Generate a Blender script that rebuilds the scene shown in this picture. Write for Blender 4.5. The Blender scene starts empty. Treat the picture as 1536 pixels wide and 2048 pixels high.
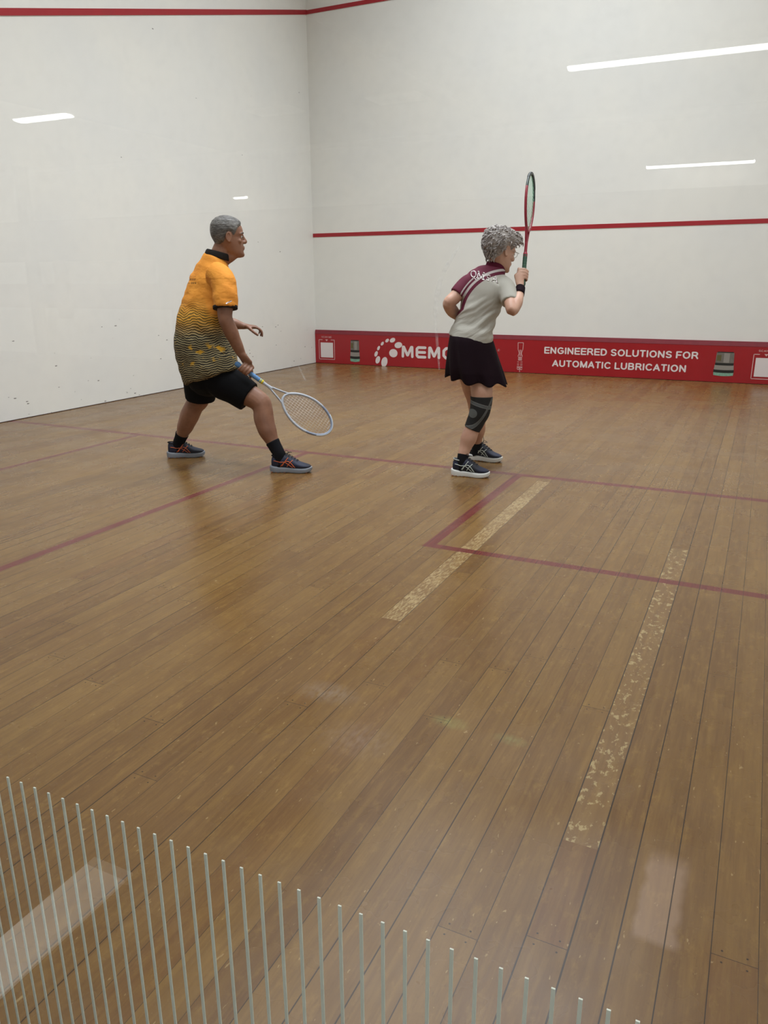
import bpy, bmesh, math, random
from math import sin, cos, pi, radians, sqrt, floor as ffloor
from mathutils import Vector, Matrix, noise

# ------------------------------------------------------------ camera, world, lights, exposure
SC = bpy.context.scene
COL = SC.collection
cam_d = bpy.data.cameras.new('camera'); cam = bpy.data.objects.new('camera', cam_d); COL.objects.link(cam)
cam_d.sensor_fit = 'VERTICAL'; cam_d.sensor_height = 36.0; cam_d.lens = 36.0 * 1529.68 / 2048
cam_d.clip_start = 0.02
cam.matrix_world = (Matrix.Translation((6.022, -0.3304, 1.219)) @ Matrix.Rotation(0.453, 4, 'Z')
                    @ Matrix.Rotation(pi / 2 - 0.2971, 4, 'X') @ Matrix.Rotation(-0.0052, 4, 'Z'))
SC.camera = cam
SC.view_settings.view_transform = 'Standard'; SC.view_settings.look = 'None'
SC.view_settings.gamma = 1.0; SC.view_settings.use_curve_mapping = False
SC.view_settings.exposure = 0.0

world = bpy.data.worlds.new('world'); SC.world = world; world.use_nodes = True
world.node_tree.nodes['Background'].inputs[0].default_value = (0.8, 0.82, 0.85, 1)
world.node_tree.nodes['Background'].inputs[1].default_value = 0.15

def area(name, loc, sx, sy, power, col=(1, 1, 1), spread=180):
    l = bpy.data.lights.new(name, 'AREA'); l.shape = 'RECTANGLE'; l.size = sx; l.size_y = sy
    l.energy = power; l.color = col; l.spread = radians(spread)
    o = bpy.data.objects.new(name, l); o.location = loc; COL.objects.link(o); return o
COURT_W = 57
for ly in (1.7, 4.0, 6.2, 8.0):
    for lx in (2.7, 4.7):
        area('court_light', (lx, ly, 7.0), 1.5, 0.5, COURT_W, (0.93, 0.98, 1.04), 116)
HALL_W = 62  # unseen fill lamps, added outside the mirrored view to brighten the hall
for lx, ly in ((7.5, -1.6), (7.5, -4.6), (7.5, -7.6), (-6.6, -2.4), (-6.6, -5.0)):
    area('hall_fill', (lx, ly, 2.84), 1.4, 0.5, HALL_W, (0.98, 0.99, 1.0))

# ------------------------------------------------------------ helpers
def S(r, g, b):
    f = lambda c: (c / 255 / 12.92) if c <= 10.31 else ((c / 255 + 0.055) / 1.055) ** 2.4
    return (f(r), f(g), f(b), 1.0)

class NT:
    """small node graph writer"""
    def __init__(s, name):
        s.m = bpy.data.materials.new(name); s.m.use_nodes = True
        s.t = s.m.node_tree; s.b = s.t.nodes['Principled BSDF']; s.out = s.t.nodes['Material Output']
    def n(s, typ, **kw):
        o = s.t.nodes.new(typ)
        for k, v in kw.items(): setattr(o, k, v)
        return o
    def put(s, sock, v):
        if isinstance(v, bpy.types.NodeSocket): s.t.links.new(v, sock)
        elif v is not None: sock.default_value = v
    def math(s, op, a, b=None, c=None, clamp=False):
        o = s.n('ShaderNodeMath', operation=op, use_clamp=clamp)
        s.put(o.inputs[0], a)
        if b is not None: s.put(o.inputs[1], b)
        if c is not None: s.put(o.inputs[2], c)
        return o.outputs[0]
    def coords(s, which='Object'): return s.n('ShaderNodeTexCoord').outputs[which]
    def xyz(s, v):
        o = s.n('ShaderNodeSeparateXYZ'); s.put(o.inputs[0], v); return o.outputs
    def vec(s, x, y, z=0.0):
        o = s.n('ShaderNodeCombineXYZ'); s.put(o.inputs[0], x); s.put(o.inputs[1], y); s.put(o.inputs[2], z); return o.outputs[0]
    def scale(s, v, sc):
        o = s.n('ShaderNodeVectorMath', operation='MULTIPLY'); s.put(o.inputs[0], v); s.put(o.inputs[1], sc); return o.outputs[0]
    def noise(s, v, sc, det=3.0, rough=0.5, out='Fac'):
        o = s.n('ShaderNodeTexNoise'); s.put(o.inputs['Vector'], v); s.put(o.inputs['Scale'], sc)
        o.inputs['Detail'].default_value = det; o.inputs['Roughness'].default_value = rough; return o.outputs[out]
    def white(s, v):
        o = s.n('ShaderNodeTexWhiteNoise', noise_dimensions='3D'); s.put(o.inputs['Vector'], v); return o.outputs['Value']
    def ramp(s, f, stops, interp='LINEAR'):
        o = s.n('ShaderNodeValToRGB'); s.put(o.inputs[0], f); e = o.color_ramp; e.interpolation = interp
        while len(e.elements) < len(stops): e.elements.new(0.5)
        for el, (p, c) in zip(e.elements, stops): el.position = p; el.color = c
        return o.outputs[0]
    def mix(s, f, a, b, mode='MIX'):
        o = s.n('ShaderNodeMix', data_type='RGBA', blend_type=mode)
        s.put(o.inputs['Factor'], f); s.put(o.inputs['A'], a); s.put(o.inputs['B'], b); return o.outputs['Result']
    def maps(s, v, a, b, c=0.0, d=1.0):
        o = s.n('ShaderNodeMapRange'); s.put(o.inputs[0], v)
        for i, x in enumerate((a, b, c, d)): o.inputs[i + 1].default_value = x
        return o.outputs[0]
    def box(s, x, y, x0, x1, y0, y1):
        f = s.math
        a = f('MULTIPLY', f('GREATER_THAN', x, x0), f('LESS_THAN', x, x1))
        b = f('MULTIPLY', f('GREATER_THAN', y, y0), f('LESS_THAN', y, y1))
        return f('MULTIPLY', a, b)
    def bump(s, h, strength=0.3, dist=0.01):
        o = s.n('ShaderNodeBump'); o.inputs['Strength'].default_value = strength; o.inputs['Distance'].default_value = dist
        s.put(o.inputs['Height'], h); s.t.links.new(o.outputs[0], s.b.inputs['Normal'])
    def base(s, c): s.put(s.b.inputs['Base Color'], c)
    def set(s, **kw):
        for k, v in kw.items(): s.put(s.b.inputs[k.replace('_', ' ')], v)
        return s

def simple(name, col, rough=0.5, nz=0.0, scale=40, bump=0.0, metal=0.0, spec=0.5):
    g = NT(name); co = g.coords()
    if nz > 0:
        f = g.noise(co, scale, 4)
        g.base(g.mix(g.maps(f, 0.3, 0.7), tuple(c * (1 - nz) for c in col[:3]) + (1,), tuple(min(1, c * (1 + nz)) for c in col[:3]) + (1,)))
    else: g.base(col)
    g.set(Roughness=rough, Metallic=metal); g.b.inputs['Specular IOR Level'].default_value = spec
    if bump > 0: g.bump(g.noise(co, scale, 4), bump, 0.004)
    return g.m

def link(name, me, mat=None, parent=None):
    o = bpy.data.objects.new(name, me); COL.objects.link(o)
    if mat is not None and len(me.materials) == 0:
        for m in (mat if isinstance(mat, (list, tuple)) else [mat]): me.materials.append(m)
    if parent is not None: o.parent = parent
    return o
def tag(o, label=None, cat=None, group=None, kind=None):
    for k, v in (('label', label), ('category', cat), ('group', group), ('kind', kind)):
        if v: o[k] = v
    return o
def empty(name, loc=(0, 0, 0), rz=0.0):
    o = bpy.data.objects.new(name, None); o.empty_display_size = 0.1; o.location = loc; o.rotation_euler = (0, 0, rz)
    COL.objects.link(o); return o

class MB:
    def __init__(s): s.v = []; s.f = []; s.mi = []
    def add(s, vf, mi=0):
        v, f = vf; k = len(s.v); s.v += [tuple(p) for p in v]; s.f += [tuple(i + k for i in q) for q in f]; s.mi += [mi] * len(f); return s
    def mesh(s, name, smooth=True):
        me = bpy.data.meshes.new(name); me.from_pydata(s.v, [], s.f)
        bm = bmesh.new(); bm.from_mesh(me); 
        for fc, m in zip(bm.faces, s.mi): fc.material_index = m
        bmesh.ops.recalc_face_normals(bm, faces=bm.faces); bm.to_mesh(me); bm.free()
        for p in me.polygons: p.use_smooth = smooth
        me.update(); return me
    def build(s, name, mat, parent=None, smooth=True): return link(name, s.mesh(name, smooth), mat, parent)

def box(x0, x1, y0, y1, z0, z1):
    v = [(x, y, z) for x in (x0, x1) for y in (y0, y1) for z in (z0, z1)]
    f = [(0, 1, 3, 2), (4, 6, 7, 5), (0, 4, 5, 1), (2, 3, 7, 6), (0, 2, 6, 4), (1, 5, 7, 3)]
    return v, f
def bevel_box(name, b, mat, parent=None, w=0.003, seg=2):
    o = MB().add(box(*b)).build(name, mat, parent, smooth=False)
    bm = bmesh.new(); bm.from_mesh(o.data); bmesh.ops.bevel(bm, geom=bm.edges[:], offset=w, segments=seg, affect='EDGES'); bm.to_mesh(o.data); bm.free(); return o

def lerp(a, b, t): return a + (b - a) * t
def cr(P, t):
    n = len(P) - 1; x = min(max(t, 0), 1) * n; i = min(int(x), n - 1); u = x - i
    p0 = P[max(i - 1, 0)]; p1 = P[i]; p2 = P[i + 1]; p3 = P[min(i + 2, n)]
    return 0.5 * ((2 * p1) + (p2 - p0) * u + (2 * p0 - 5 * p1 + 4 * p2 - p3) * u * u + (3 * p1 - p0 - 3 * p2 + p3) * u ** 3)

def tube(pts, rad, seg=16, sub=4, ref=None, caps=True, hollow=0.0, closed=False):
    """loft through pts; rad = r or (r_along_ref, r_across) per point; round caps"""
    P = [Vector(p) for p in pts]; R = [Vector((r, r)) if not isinstance(r, (tuple, list)) else Vector(r) for r in rad]
    if closed:
        C_ = P; RR = R; n = len(C_)
    else:
        n = (len(P) - 1) * sub + 1
        C_ = [cr(P, i / (n - 1)) for i in range(n)]
        RR = []
        for i in range(n):
            x = i / (n - 1) * (len(P) - 1); k = min(int(x), len(P) - 2); u = x - k; u = u * u * (3 - 2 * u) if sub > 1 else u
            RR.append(R[k].lerp(R[k + 1], u))
    T = []
    for i in range(n):
        a = C_[(i - 1) % n] if closed else C_[max(i - 1, 0)]; b = C_[(i + 1) % n] if closed else C_[min(i + 1, n - 1)]
        d = (b - a); T.append(d.normalized() if d.length > 1e-9 else Vector((0, 0, 1)))
    if ref is None:
        ref = Vector((0, 0, 1)) if abs(T[0].z) < 0.8 else Vector((1, 0, 0))
    ref = Vector(ref); nrm = []; cur = ref
    for i in range(n):
        a = cur - T[i] * cur.dot(T[i])
        if a.length < 1e-4: a = T[i].orthogonal()
        a.normalize(); nrm.append(a); cur = a
    v = []; f = []; rings = []
    def ring(c, t, a, ra, rb):
        b = t.cross(a); k = len(v)
        for j in range(seg):
            th = 2 * pi * j / seg; v.append(c + a * (ra * cos(th)) + b * (rb * sin(th)))
        rings.append(k)
    if caps and not closed:
        for q in (80, 55, 30):
            s_, c_ = sin(radians(q)), cos(radians(q)); m = min(RR[0])
            ring(C_[0] - T[0] * m * s_, T[0], nrm[0], RR[0][0] * c_, RR[0][1] * c_)
    for i in range(n): ring(C_[i], T[i], nrm[i], RR[i][0], RR[i][1])
    if caps and not closed:
        for q in (30, 55, 80):
            s_, c_ = sin(radians(q)), cos(radians(q)); m = min(RR[-1])
            ring(C_[-1] + T[-1] * m * s_, T[-1], nrm[-1], RR[-1][0] * c_, RR[-1][1] * c_)
    for a, b in zip(rings[:-1], rings[1:]):
        for j in range(seg): f.append((a + j, a + (j + 1) % seg, b + (j + 1) % seg, b + j))
    if closed:
        a, b = rings[-1], rings[0]
        for j in range(seg): f.append((a + j, a + (j + 1) % seg, b + (j + 1) % seg, b + j))
    else:
        f.append(tuple(rings[0] + j for j in reversed(range(seg)))); f.append(tuple(rings[-1] + j for j in range(seg)))
    return v, f
def ball(c, r, seg=16, rings=10, M=None):
    r = Vector((r, r, r)) if not isinstance(r, (tuple, list)) else Vector(r); c = Vector(c); v = []; f = []
    for i in range(1, rings):
        a = pi * i / rings
        for j in range(seg):
            b = 2 * pi * j / seg; p = Vector((r.x * sin(a) * cos(b), r.y * sin(a) * sin(b), r.z * cos(a)))
            v.append(c + (M @ p if M else p))
    top = len(v); pz = Vector((0, 0, r.z)); v.append(c + (M @ pz if M else pz)); v.append(c - (M @ pz if M else pz))
    for i in range(rings - 2):
        for j in range(seg):
            f.append((i * seg + j, (i + 1) * seg + j, (i + 1) * seg + (j + 1) % seg, i * seg + (j + 1) % seg))
    for j in range(seg):
        f.append((top, j, (j + 1) % seg)); k = (rings - 2) * seg; f.append((top + 1, k + (j + 1) % seg, k + j))
    return v, f

def fuse(name, pieces, mat, parent, voxel=0.005, smooth=4, fn=None):
    """union of closed shells grown into one continuous skin"""
    mb = MB()
    for p in pieces: mb.add(p)
    o = mb.build(name + '_raw', None)
    m = o.modifiers.new('r', 'REMESH'); m.mode = 'VOXEL'; m.voxel_size = voxel; m.use_smooth_shade = True
    m = o.modifiers.new('s', 'SMOOTH'); m.iterations = smooth; m.factor = 0.5
    dg = bpy.context.evaluated_depsgraph_get(); dg.update()
    me = bpy.data.meshes.new_from_object(o.evaluated_get(dg)); me.name = name
    old = o.data; bpy.data.objects.remove(o); bpy.data.meshes.remove(old)
    if fn:
        me.update(); N = [v.normal.copy() for v in me.vertices]
        for v, n in zip(me.vertices, N): v.co += n * fn(v.co, n)
    for p in me.polygons: p.use_smooth = True
    me.materials.clear(); me.update()
    return link(name, me, mat, parent)

def stroke(pts, w, th, z0=0.0, closed=False, roundness=5):
    """flat bar with round ends through 2-D points, extruded by th"""
    out = MB()
    P = [Vector(p) for p in pts]
    segs = list(zip(P[:-1], P[1:])) + ([(P[-1], P[0])] if closed else [])
    for k, (a, b) in enumerate(segs):
        d = (b - a); d = d.normalized() if d.length > 1e-9 else Vector((1, 0)); n = Vector((-d.y, d.x)); poly = []
        for i in range(roundness + 1):
            t = -pi / 2 + pi * i / roundness; poly.append(b + (d * cos(t) + n * sin(t)) * w)
        for i in range(roundness + 1):
            t = pi / 2 + pi * i / roundness; poly.append(a + (d * cos(t) + n * sin(t)) * w)
        m = len(poly); zz = z0 + 0.00004 * k
        v = [(p.x, p.y, zz) for p in poly] + [(p.x, p.y, zz + th) for p in poly]
        f = [tuple(reversed(range(m))), tuple(range(m, 2 * m))] + [(i, (i + 1) % m, m + (i + 1) % m, m + i) for i in range(m)]
        out.add((v, f))
    return out.v, out.f

# ------------------------------------------------------------ materials
def mat_wall(name, base=(229, 228, 223), scuffs=False):
    g = NT(name); co = g.coords(); x, y, z = g.xyz(co)
    big = g.noise(co, 1.3, 3); fine = g.noise(co, 9.0, 5, 0.6)
    col = g.mix(g.maps(big, 0.35, 0.65), S(*base), S(base[0] + 4, base[1] + 3, base[2] + 1))
    col = g.mix(g.math('MULTIPLY', g.maps(fine, 0.45, 0.75), 0.25), col, S(base[0] - 14, base[1] - 14, base[2] - 14))
    if scuffs:
        v = g.vec(g.math('MULTIPLY', y, 16.0), g.math('MULTIPLY', z, 46.0), g.math('MULTIPLY', x, 16.0))
        o = g.n('ShaderNodeTexVoronoi', feature='F1'); g.put(o.inputs['Vector'], v); o.inputs['Scale'].default_value = 1.0
        sel = g.math('GREATER_THAN', g.n('ShaderNodeSeparateColor').outputs[0], 0.5)
        sc = g.n('ShaderNodeSeparateColor'); g.put(sc.inputs[0], o.outputs['Color'])
        low = g.maps(z, 0.95, 0.05, 0.985, 0.80)
        pick = g.math('GREATER_THAN', sc.outputs[0], low)
        size = g.math('MULTIPLY', sc.outputs[1], 0.30)
        dash = g.math('LESS_THAN', g.math('ADD', o.outputs['Distance'], g.math('MULTIPLY', g.noise(co, 90, 2), 0.25)), g.math('ADD', size, 0.10))
        clump = g.math('GREATER_THAN', g.noise(co, 2.2, 2), 0.47)
        m = g.math('MULTIPLY', g.math('MULTIPLY', pick, dash), clump)
        col = g.mix(g.math('MULTIPLY', m, 0.8), col, S(96, 92, 86))
    g.base(col); g.set(Roughness=0.42); g.b.inputs['Specular IOR Level'].default_value = 0.35
    g.bump(g.noise(co, 60, 4, 0.6), 0.035, 0.003); return g.m

def mat_floor():
    g = NT('worn_timber_floor'); co = g.coords(); x, y, z = g.xyz(co); f = g.math
    Wd = 0.0812; LB = 2.35
    X = f('DIVIDE', f('SUBTRACT', x, 5.832), Wd); idx = f('FLOOR', X); fx = f('FRACT', f('ADD', X, 1000.0))
    r1 = g.white(g.vec(idx, 3.7, 0.0)); r2 = g.white(g.vec(idx, 9.1, 4.0))
    Y = f('ADD', f('DIVIDE', y, LB), f('MULTIPLY', r1, 7.0)); j = f('FLOOR', Y); fy = f('FRACT', Y)
    cell = g.white(g.vec(idx, j, 1.0)); cell2 = g.white(g.vec(idx, j, 7.0))
    dx = f('MULTIPLY', f('MINIMUM', fx, f('SUBTRACT', 1.0, fx)), Wd)
    dy = f('MULTIPLY', f('MINIMUM', fy, f('SUBTRACT', 1.0, fy)), LB)
    col = g.ramp(cell, [(0.0, S(104, 79, 54)), (0.25, S(116, 91, 62)), (0.5, S(122, 97, 66)), (0.8, S(129, 105, 71)), (1.0, S(112, 82, 57))])
    gv = g.vec(f('MULTIPLY', x, 140.0), f('MULTIPLY', y, 5.0), f('MULTIPLY', cell, 30.0))
    grain = g.noise(gv, 1.0, 5, 0.62)
    col = g.mix(g.maps(grain, 0.3, 0.72, 0.0, 0.5), col, S(84, 62, 42))
    gv2 = g.vec(f('MULTIPLY', x, 22.0), f('MULTIPLY', y, 1.6), f('MULTIPLY', cell2, 20.0))
    col = g.mix(g.maps(g.noise(gv2, 1.0, 4, 0.6), 0.45, 0.8, 0.0, 0.45), col, S(142, 117, 78))
    col = g.mix(g.maps(g.noise(co, 1.1, 3, 0.5), 0.25, 0.8, 0.0, 0.45), col, S(92, 67, 48))
    # mottled wear, pale chips
    mot = g.noise(g.scale(co, (1.0, 0.10, 1.0)), 60.0, 5, 0.65)
    col = g.mix(g.maps(mot, 0.48, 0.75, 0.0, 0.5), col, S(136, 112, 74))
    m2 = g.noise(g.scale(co, (1.0, 0.55, 1.0)), 150.0, 6, 0.75); m3 = g.noise(g.scale(co, (1.0, 0.4, 1.0)), 30.0, 6, 0.75)
    col = g.mix(g.maps(m2, 0.42, 0.30, 0.0, 0.55), col, S(80, 60, 42))
    col = g.mix(g.maps(m3, 0.54, 0.72, 0.0, 0.45), col, S(150, 126, 84))
    col = g.mix(1.0, col, (0.91, 0.785, 0.515, 1), 'MULTIPLY')
    chips = f('GREATER_THAN', g.noise(g.scale(co, (1.0, 0.33, 1.0)), 80.0, 3, 0.55), 0.700)
    col = g.mix(f('MULTIPLY', chips, 0.6), col, S(158, 134, 92))
    # two boards with flaking varnish
    wn = g.noise(g.scale(co, (1.0, 0.22, 1.0)), 120.0, 5, 0.72); wb = g.noise(co, 5.0, 2)
    wa = g.box(x, y, 4.860, 4.941, 2.03, 4.25); wbm = g.box(x, y, 5.751, 5.832, 1.14, 3.3)
    col = g.mix(f('MULTIPLY', wa, g.maps(f('ADD', wn, f('MULTIPLY', wb, 0.2)), 0.56, 0.68, 0.15, 0.85)), col, S(158, 136, 96))
    fl = g.noise(g.scale(co, (1.0, 0.6, 1.0)), 52.0, 5, 0.66)
    col = g.mix(f('MULTIPLY', wbm, g.maps(f('ADD', fl, f('MULTIPLY', wb, 0.12)), 0.62, 0.66, 0.12, 0.8)), col, S(160, 140, 98))
    # pale pinkish reflection, painted into the floor colour
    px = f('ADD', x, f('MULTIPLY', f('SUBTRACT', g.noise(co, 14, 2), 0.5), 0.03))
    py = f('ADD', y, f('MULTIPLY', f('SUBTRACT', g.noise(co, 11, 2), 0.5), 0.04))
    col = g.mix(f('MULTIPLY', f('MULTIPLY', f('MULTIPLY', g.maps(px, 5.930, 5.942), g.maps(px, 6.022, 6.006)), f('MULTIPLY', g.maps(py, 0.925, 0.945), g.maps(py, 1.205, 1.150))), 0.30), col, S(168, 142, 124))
    # chalky scuffs, then two soft pale patches
    def spot(cx, cy, rx, ry, c, a):
        d = f('SQRT', f('ADD', f('POWER', f('DIVIDE', f('SUBTRACT', x, cx), rx), 2.0), f('POWER', f('DIVIDE', f('SUBTRACT', y, cy), ry), 2.0)))
        m = f('MULTIPLY', g.maps(d, 1.0, 0.0), g.maps(g.noise(g.scale(co, (3, 1, 1)), 30, 4), 0.35, 0.6, 0.2, 1.0))
        return g.mix(f('MULTIPLY', m, a), col, c)
    col = spot(5.35, 1.476, 0.07, 0.035, S(140, 146, 88), 0.45)
    col = spot(5.53, 1.466, 0.06, 0.03, S(130, 138, 90), 0.4)
    col = spot(4.95, 1.47, 0.12, 0.07, S(150, 140, 130), 0.32)
    col = spot(5.15, 1.29, 0.14, 0.10, S(150, 132, 120), 0.26)
    # painted court lines
    ln = None
    for b in ((-0.01, 6.41, 4.325, 4.385), (3.095, 3.145, -0.01, 4.36), (1.49, 1.54, 2.83, 4.36), (-0.01, 1.54, 2.83, 2.88),
              (4.683, 4.737, 2.83, 4.36), (4.683, 6.41, 2.83, 2.88)):
        q = g.box(x, y, *b); ln = q if ln is None else f('MAXIMUM', ln, q)
    wear = g.maps(g.noise(g.scale(co, (2, 1, 1)), 34, 4, 0.65), 0.66, 0.78, 0.92, 0.4)
    paint = g.mix(g.maps(grain, 0.3, 0.7), S(104, 42, 40), S(84, 28, 30))
    col = g.mix(f('MULTIPLY', ln, wear), col, paint)
    # gaps, butt joints, nails
    gapw = f('ADD', f('MULTIPLY', f('POWER', r2, 2.0), 0.0016), 0.00045)
    gap = f('MAXIMUM', f('LESS_THAN', dx, gapw), f('LESS_THAN', dy, 0.0007))
    nx = f('ABSOLUTE', f('SUBTRACT', f('ABSOLUTE', f('SUBTRACT', fx, 0.5)), 0.27))
    nail = f('LESS_THAN', f('ADD', f('POWER', f('MULTIPLY', nx, Wd), 2.0), f('POWER', f('SUBTRACT', dy, 0.014), 2.0)), 0.0000045)
    dark = f('MAXIMUM', gap, nail)
    col = g.mix(f('MULTIPLY', dark, 0.9), col, S(38, 28, 20))
    g.base(col)
    rn = g.noise(g.scale(co, (1, 1, 1)), 3.0, 4, 0.6)
    g.set(Roughness=g.maps(rn, 0.3, 0.7, 0.22, 0.34)); g.b.inputs['Specular IOR Level'].default_value = 0.30
    h = f('SUBTRACT', 1.0, dark)
    g.bump(h, 0.12, 0.002); return g.m

def mat_glass():
    """clear pane: light passes straight on, each face mirrors by its angle (Schlick, 4 % head on)"""
    g = NT('clear_glass'); f = g.math; geo = g.n('ShaderNodeNewGeometry')
    dt = g.n('ShaderNodeVectorMath', operation='DOT_PRODUCT'); g.put(dt.inputs[0], geo.outputs['Incoming']); g.put(dt.inputs[1], geo.outputs['Normal'])
    c = f('SUBTRACT', 1.0, f('ABSOLUTE', dt.outputs['Value']), clamp=True)
    F = f('ADD', 0.04, f('MULTIPLY', 0.96, f('POWER', c, 5.0)))
    tr_ = g.n('ShaderNodeBsdfTransparent'); tr_.inputs[0].default_value = (0.985, 0.993, 0.99, 1)
    gs_ = g.n('ShaderNodeBsdfGlossy'); gs_.inputs['Roughness'].default_value = 0.0; gs_.inputs[0].default_value = (1, 1, 1, 1)
    mx = g.n('ShaderNodeMixShader'); g.put(mx.inputs[0], F); g.t.links.new(tr_.outputs[0], mx.inputs[1]); g.t.links.new(gs_.outputs[0], mx.inputs[2])
    g.t.links.new(mx.outputs[0], g.out.inputs[0]); return g.m

M = {}
M['wall'] = mat_wall('white_plaster'); M['wall_scuff'] = mat_wall('white_plaster_with_ball_marks', scuffs=True)
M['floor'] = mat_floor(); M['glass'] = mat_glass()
M['ceiling'] = simple('white_ceiling', S(225, 224, 220), 0.8)
M['hall_ceiling'] = simple('grey_ceiling_panel', S(150, 150, 148), 0.8, 0.03, 3)
M['hall_ceiling_pale'] = simple('pale_ceiling_panel', S(222, 216, 200), 0.7, 0.02, 3)
M['hall_wall'] = simple('pale_hall_wall', S(214, 214, 208), 0.7, 0.02, 2)
M['hall_dark'] = simple('taupe_hall_wall', S(84, 78, 74), 0.7, 0.03, 2)
M['carpet'] = simple('dull_carpet', S(48, 45, 42), 0.95, 0.1, 90)
M['red_line'] = simple('red_court_line', S(160, 27, 38), 0.45, 0.05, 6)
M['board_red'] = simple('red_board_print', S(158, 26, 34), 0.30, 0.04, 5)
M['board_top'] = simple('dull_red_paint', S(122, 32, 44), 0.42, 0.10, 18)
M['print_white'] = simple('white_print', S(226, 216, 214), 0.4)
M['print_pink'] = simple('pale_pink_print', S(214, 170, 168), 0.45)
M['print_grey'] = simple('grey_print', S(112, 106, 98), 0.4, 0.12, 30)
M['print_grey_light'] = simple('light_grey_print', S(146, 140, 132), 0.4)
M['print_dark'] = simple('dark_print', S(30, 32, 30), 0.4)
M['print_green'] = simple('pale_green_print', S(126, 168, 146), 0.4, 0.2, 40)
M['print_olive'] = simple('olive_print', S(96, 88, 52), 0.4)
M['pinkish'] = simple('dull_pink_panel', S(160, 140, 132), 0.7)
M['fitting_white'] = simple('white_painted_metal', S(236, 234, 228), 0.5)
M['stripe'] = simple('frosted_stripe', S(196, 198, 184), 0.7)
M['black_seam'] = simple('dark_joint', S(60, 40, 36), 0.8)
M['steel'] = simple('steel_fitting', S(170, 172, 172), 0.3, metal=1.0)

# ------------------------------------------------------------ the court shell
def struct(o): o['kind'] = 'structure'; return o
WX, LY, HZ = 6.4, 9.75, 7.1
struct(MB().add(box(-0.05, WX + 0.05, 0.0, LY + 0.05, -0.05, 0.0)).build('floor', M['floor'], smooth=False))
struct(MB().add(box(-0.15, 0.0, 0.0, LY + 0.15, -0.05, HZ)).build('wall_left', M['wall_scuff'], smooth=False))
struct(MB().add(box(WX, WX + 0.15, 0.0, LY + 0.15, -0.05, HZ)).build('wall_right', M['wall_scuff'], smooth=False))
struct(MB().add(box(0.0, WX, LY, LY + 0.15, -0.05, HZ)).build('wall_front', M['wall'], smooth=False))
struct(MB().add(box(-0.15, WX + 0.15, -0.0, LY + 0.15, HZ, HZ + 0.1)).build('ceiling', M['ceiling'], smooth=False))
# glass back wall and the wall above it
gl = struct(MB().add(box(0.0, WX, -0.014, -0.002, 0.0, 2.86)).build('wall_back', M['glass'], smooth=False))
struct(MB().add(box(-0.15, WX + 0.15, -0.16, 0.0, 2.86, HZ)).build('wall_above_glass', M['wall'], smooth=False))
st = MB()
xx = 5.24
while xx < 6.37:
    st.add(box(xx - 0.0011, xx + 0.0011, -0.0018, -0.0008, 0.30, 0.849)); xx += 0.01475
so = st.build('stripe_pattern', M['stripe'], gl, smooth=False); so['label'] = 'fine pale grey vertical stripes printed on the glass'
# lines on the walls
tr = struct(MB().add(box(0.002, WX, LY - 0.004, LY, 1.782, 1.832)).build('trim_1', M['red_line'], smooth=False)); tr['label'] = 'red service line across the front wall'
tr = struct(MB().add(box(0.0, WX, LY - 0.006, LY, 4.582, 4.63)).build('trim_2', M['red_line'], smooth=False)); tr['label'] = 'red out line high on the front wall'
mb = MB(); za, zb = 4.57, 2.07
v = [(0, LY, za), (0.006, LY, za), (0.006, LY, za + 0.055), (0, LY, za + 0.055), (0, 0, zb), (0.006, 0, zb), (0.006, 0, zb + 0.055), (0, 0, zb + 0.055)]
v = [(a, b, c + (0.012 if b > 1 else 0)) for a, b, c in v]
mb.add((v, [(0, 1, 2, 3), (4, 7, 6, 5), (0, 4, 5, 1), (1, 5, 6, 2), (2, 6, 7, 3), (3, 7, 4, 0)]))
tr = struct(mb.build('trim_3', M['red_line'], smooth=False)); tr['label'] = 'red out line sloping along the left wall'
struct(MB().add(box(0.0, 0.006, 0.0, LY - 0.03, 0.0, 0.006)).build('trim_4', M['black_seam'], smooth=False))

# ------------------------------------------------------------ sponsor board (the tin) along the front wall
BY = LY - 0.032
bd = empty('sponsor_board', (0, BY, 0))
tag(bd, 'long red printed board along the foot of the front wall', 'board')
bevel_box('panel', (0.004, WX - 0.004, 0.0, 0.030, 0.004, 0.432), M['board_red'], bd, 0.002)
tp = MB(); tp.add(([(0.004, -0.002, 0.432), (WX - 0.004, -0.002, 0.432), (WX - 0.004, 0.010, 0.486), (0.004, 0.010, 0.486), (0.004, 0.031, 0.486), (WX - 0.004, 0.031, 0.486), (WX - 0.004, 0.031, 0.432), (0.004, 0.031, 0.432)],
                  [(0, 1, 2, 3), (3, 2, 5, 4), (4, 5, 6, 7), (7, 6, 1, 0), (0, 3, 4, 7), (1, 6, 5, 2)]))
o = tp.build('top_rail', M['board_top'], bd, smooth=False); o['label'] = 'duller dark red sloped top strip'
def onboard(o, x, z, dy=0.0): o.rotation_euler = (pi / 2, 0, 0); o.location = (x, -0.0012 - dy, z); return o
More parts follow.
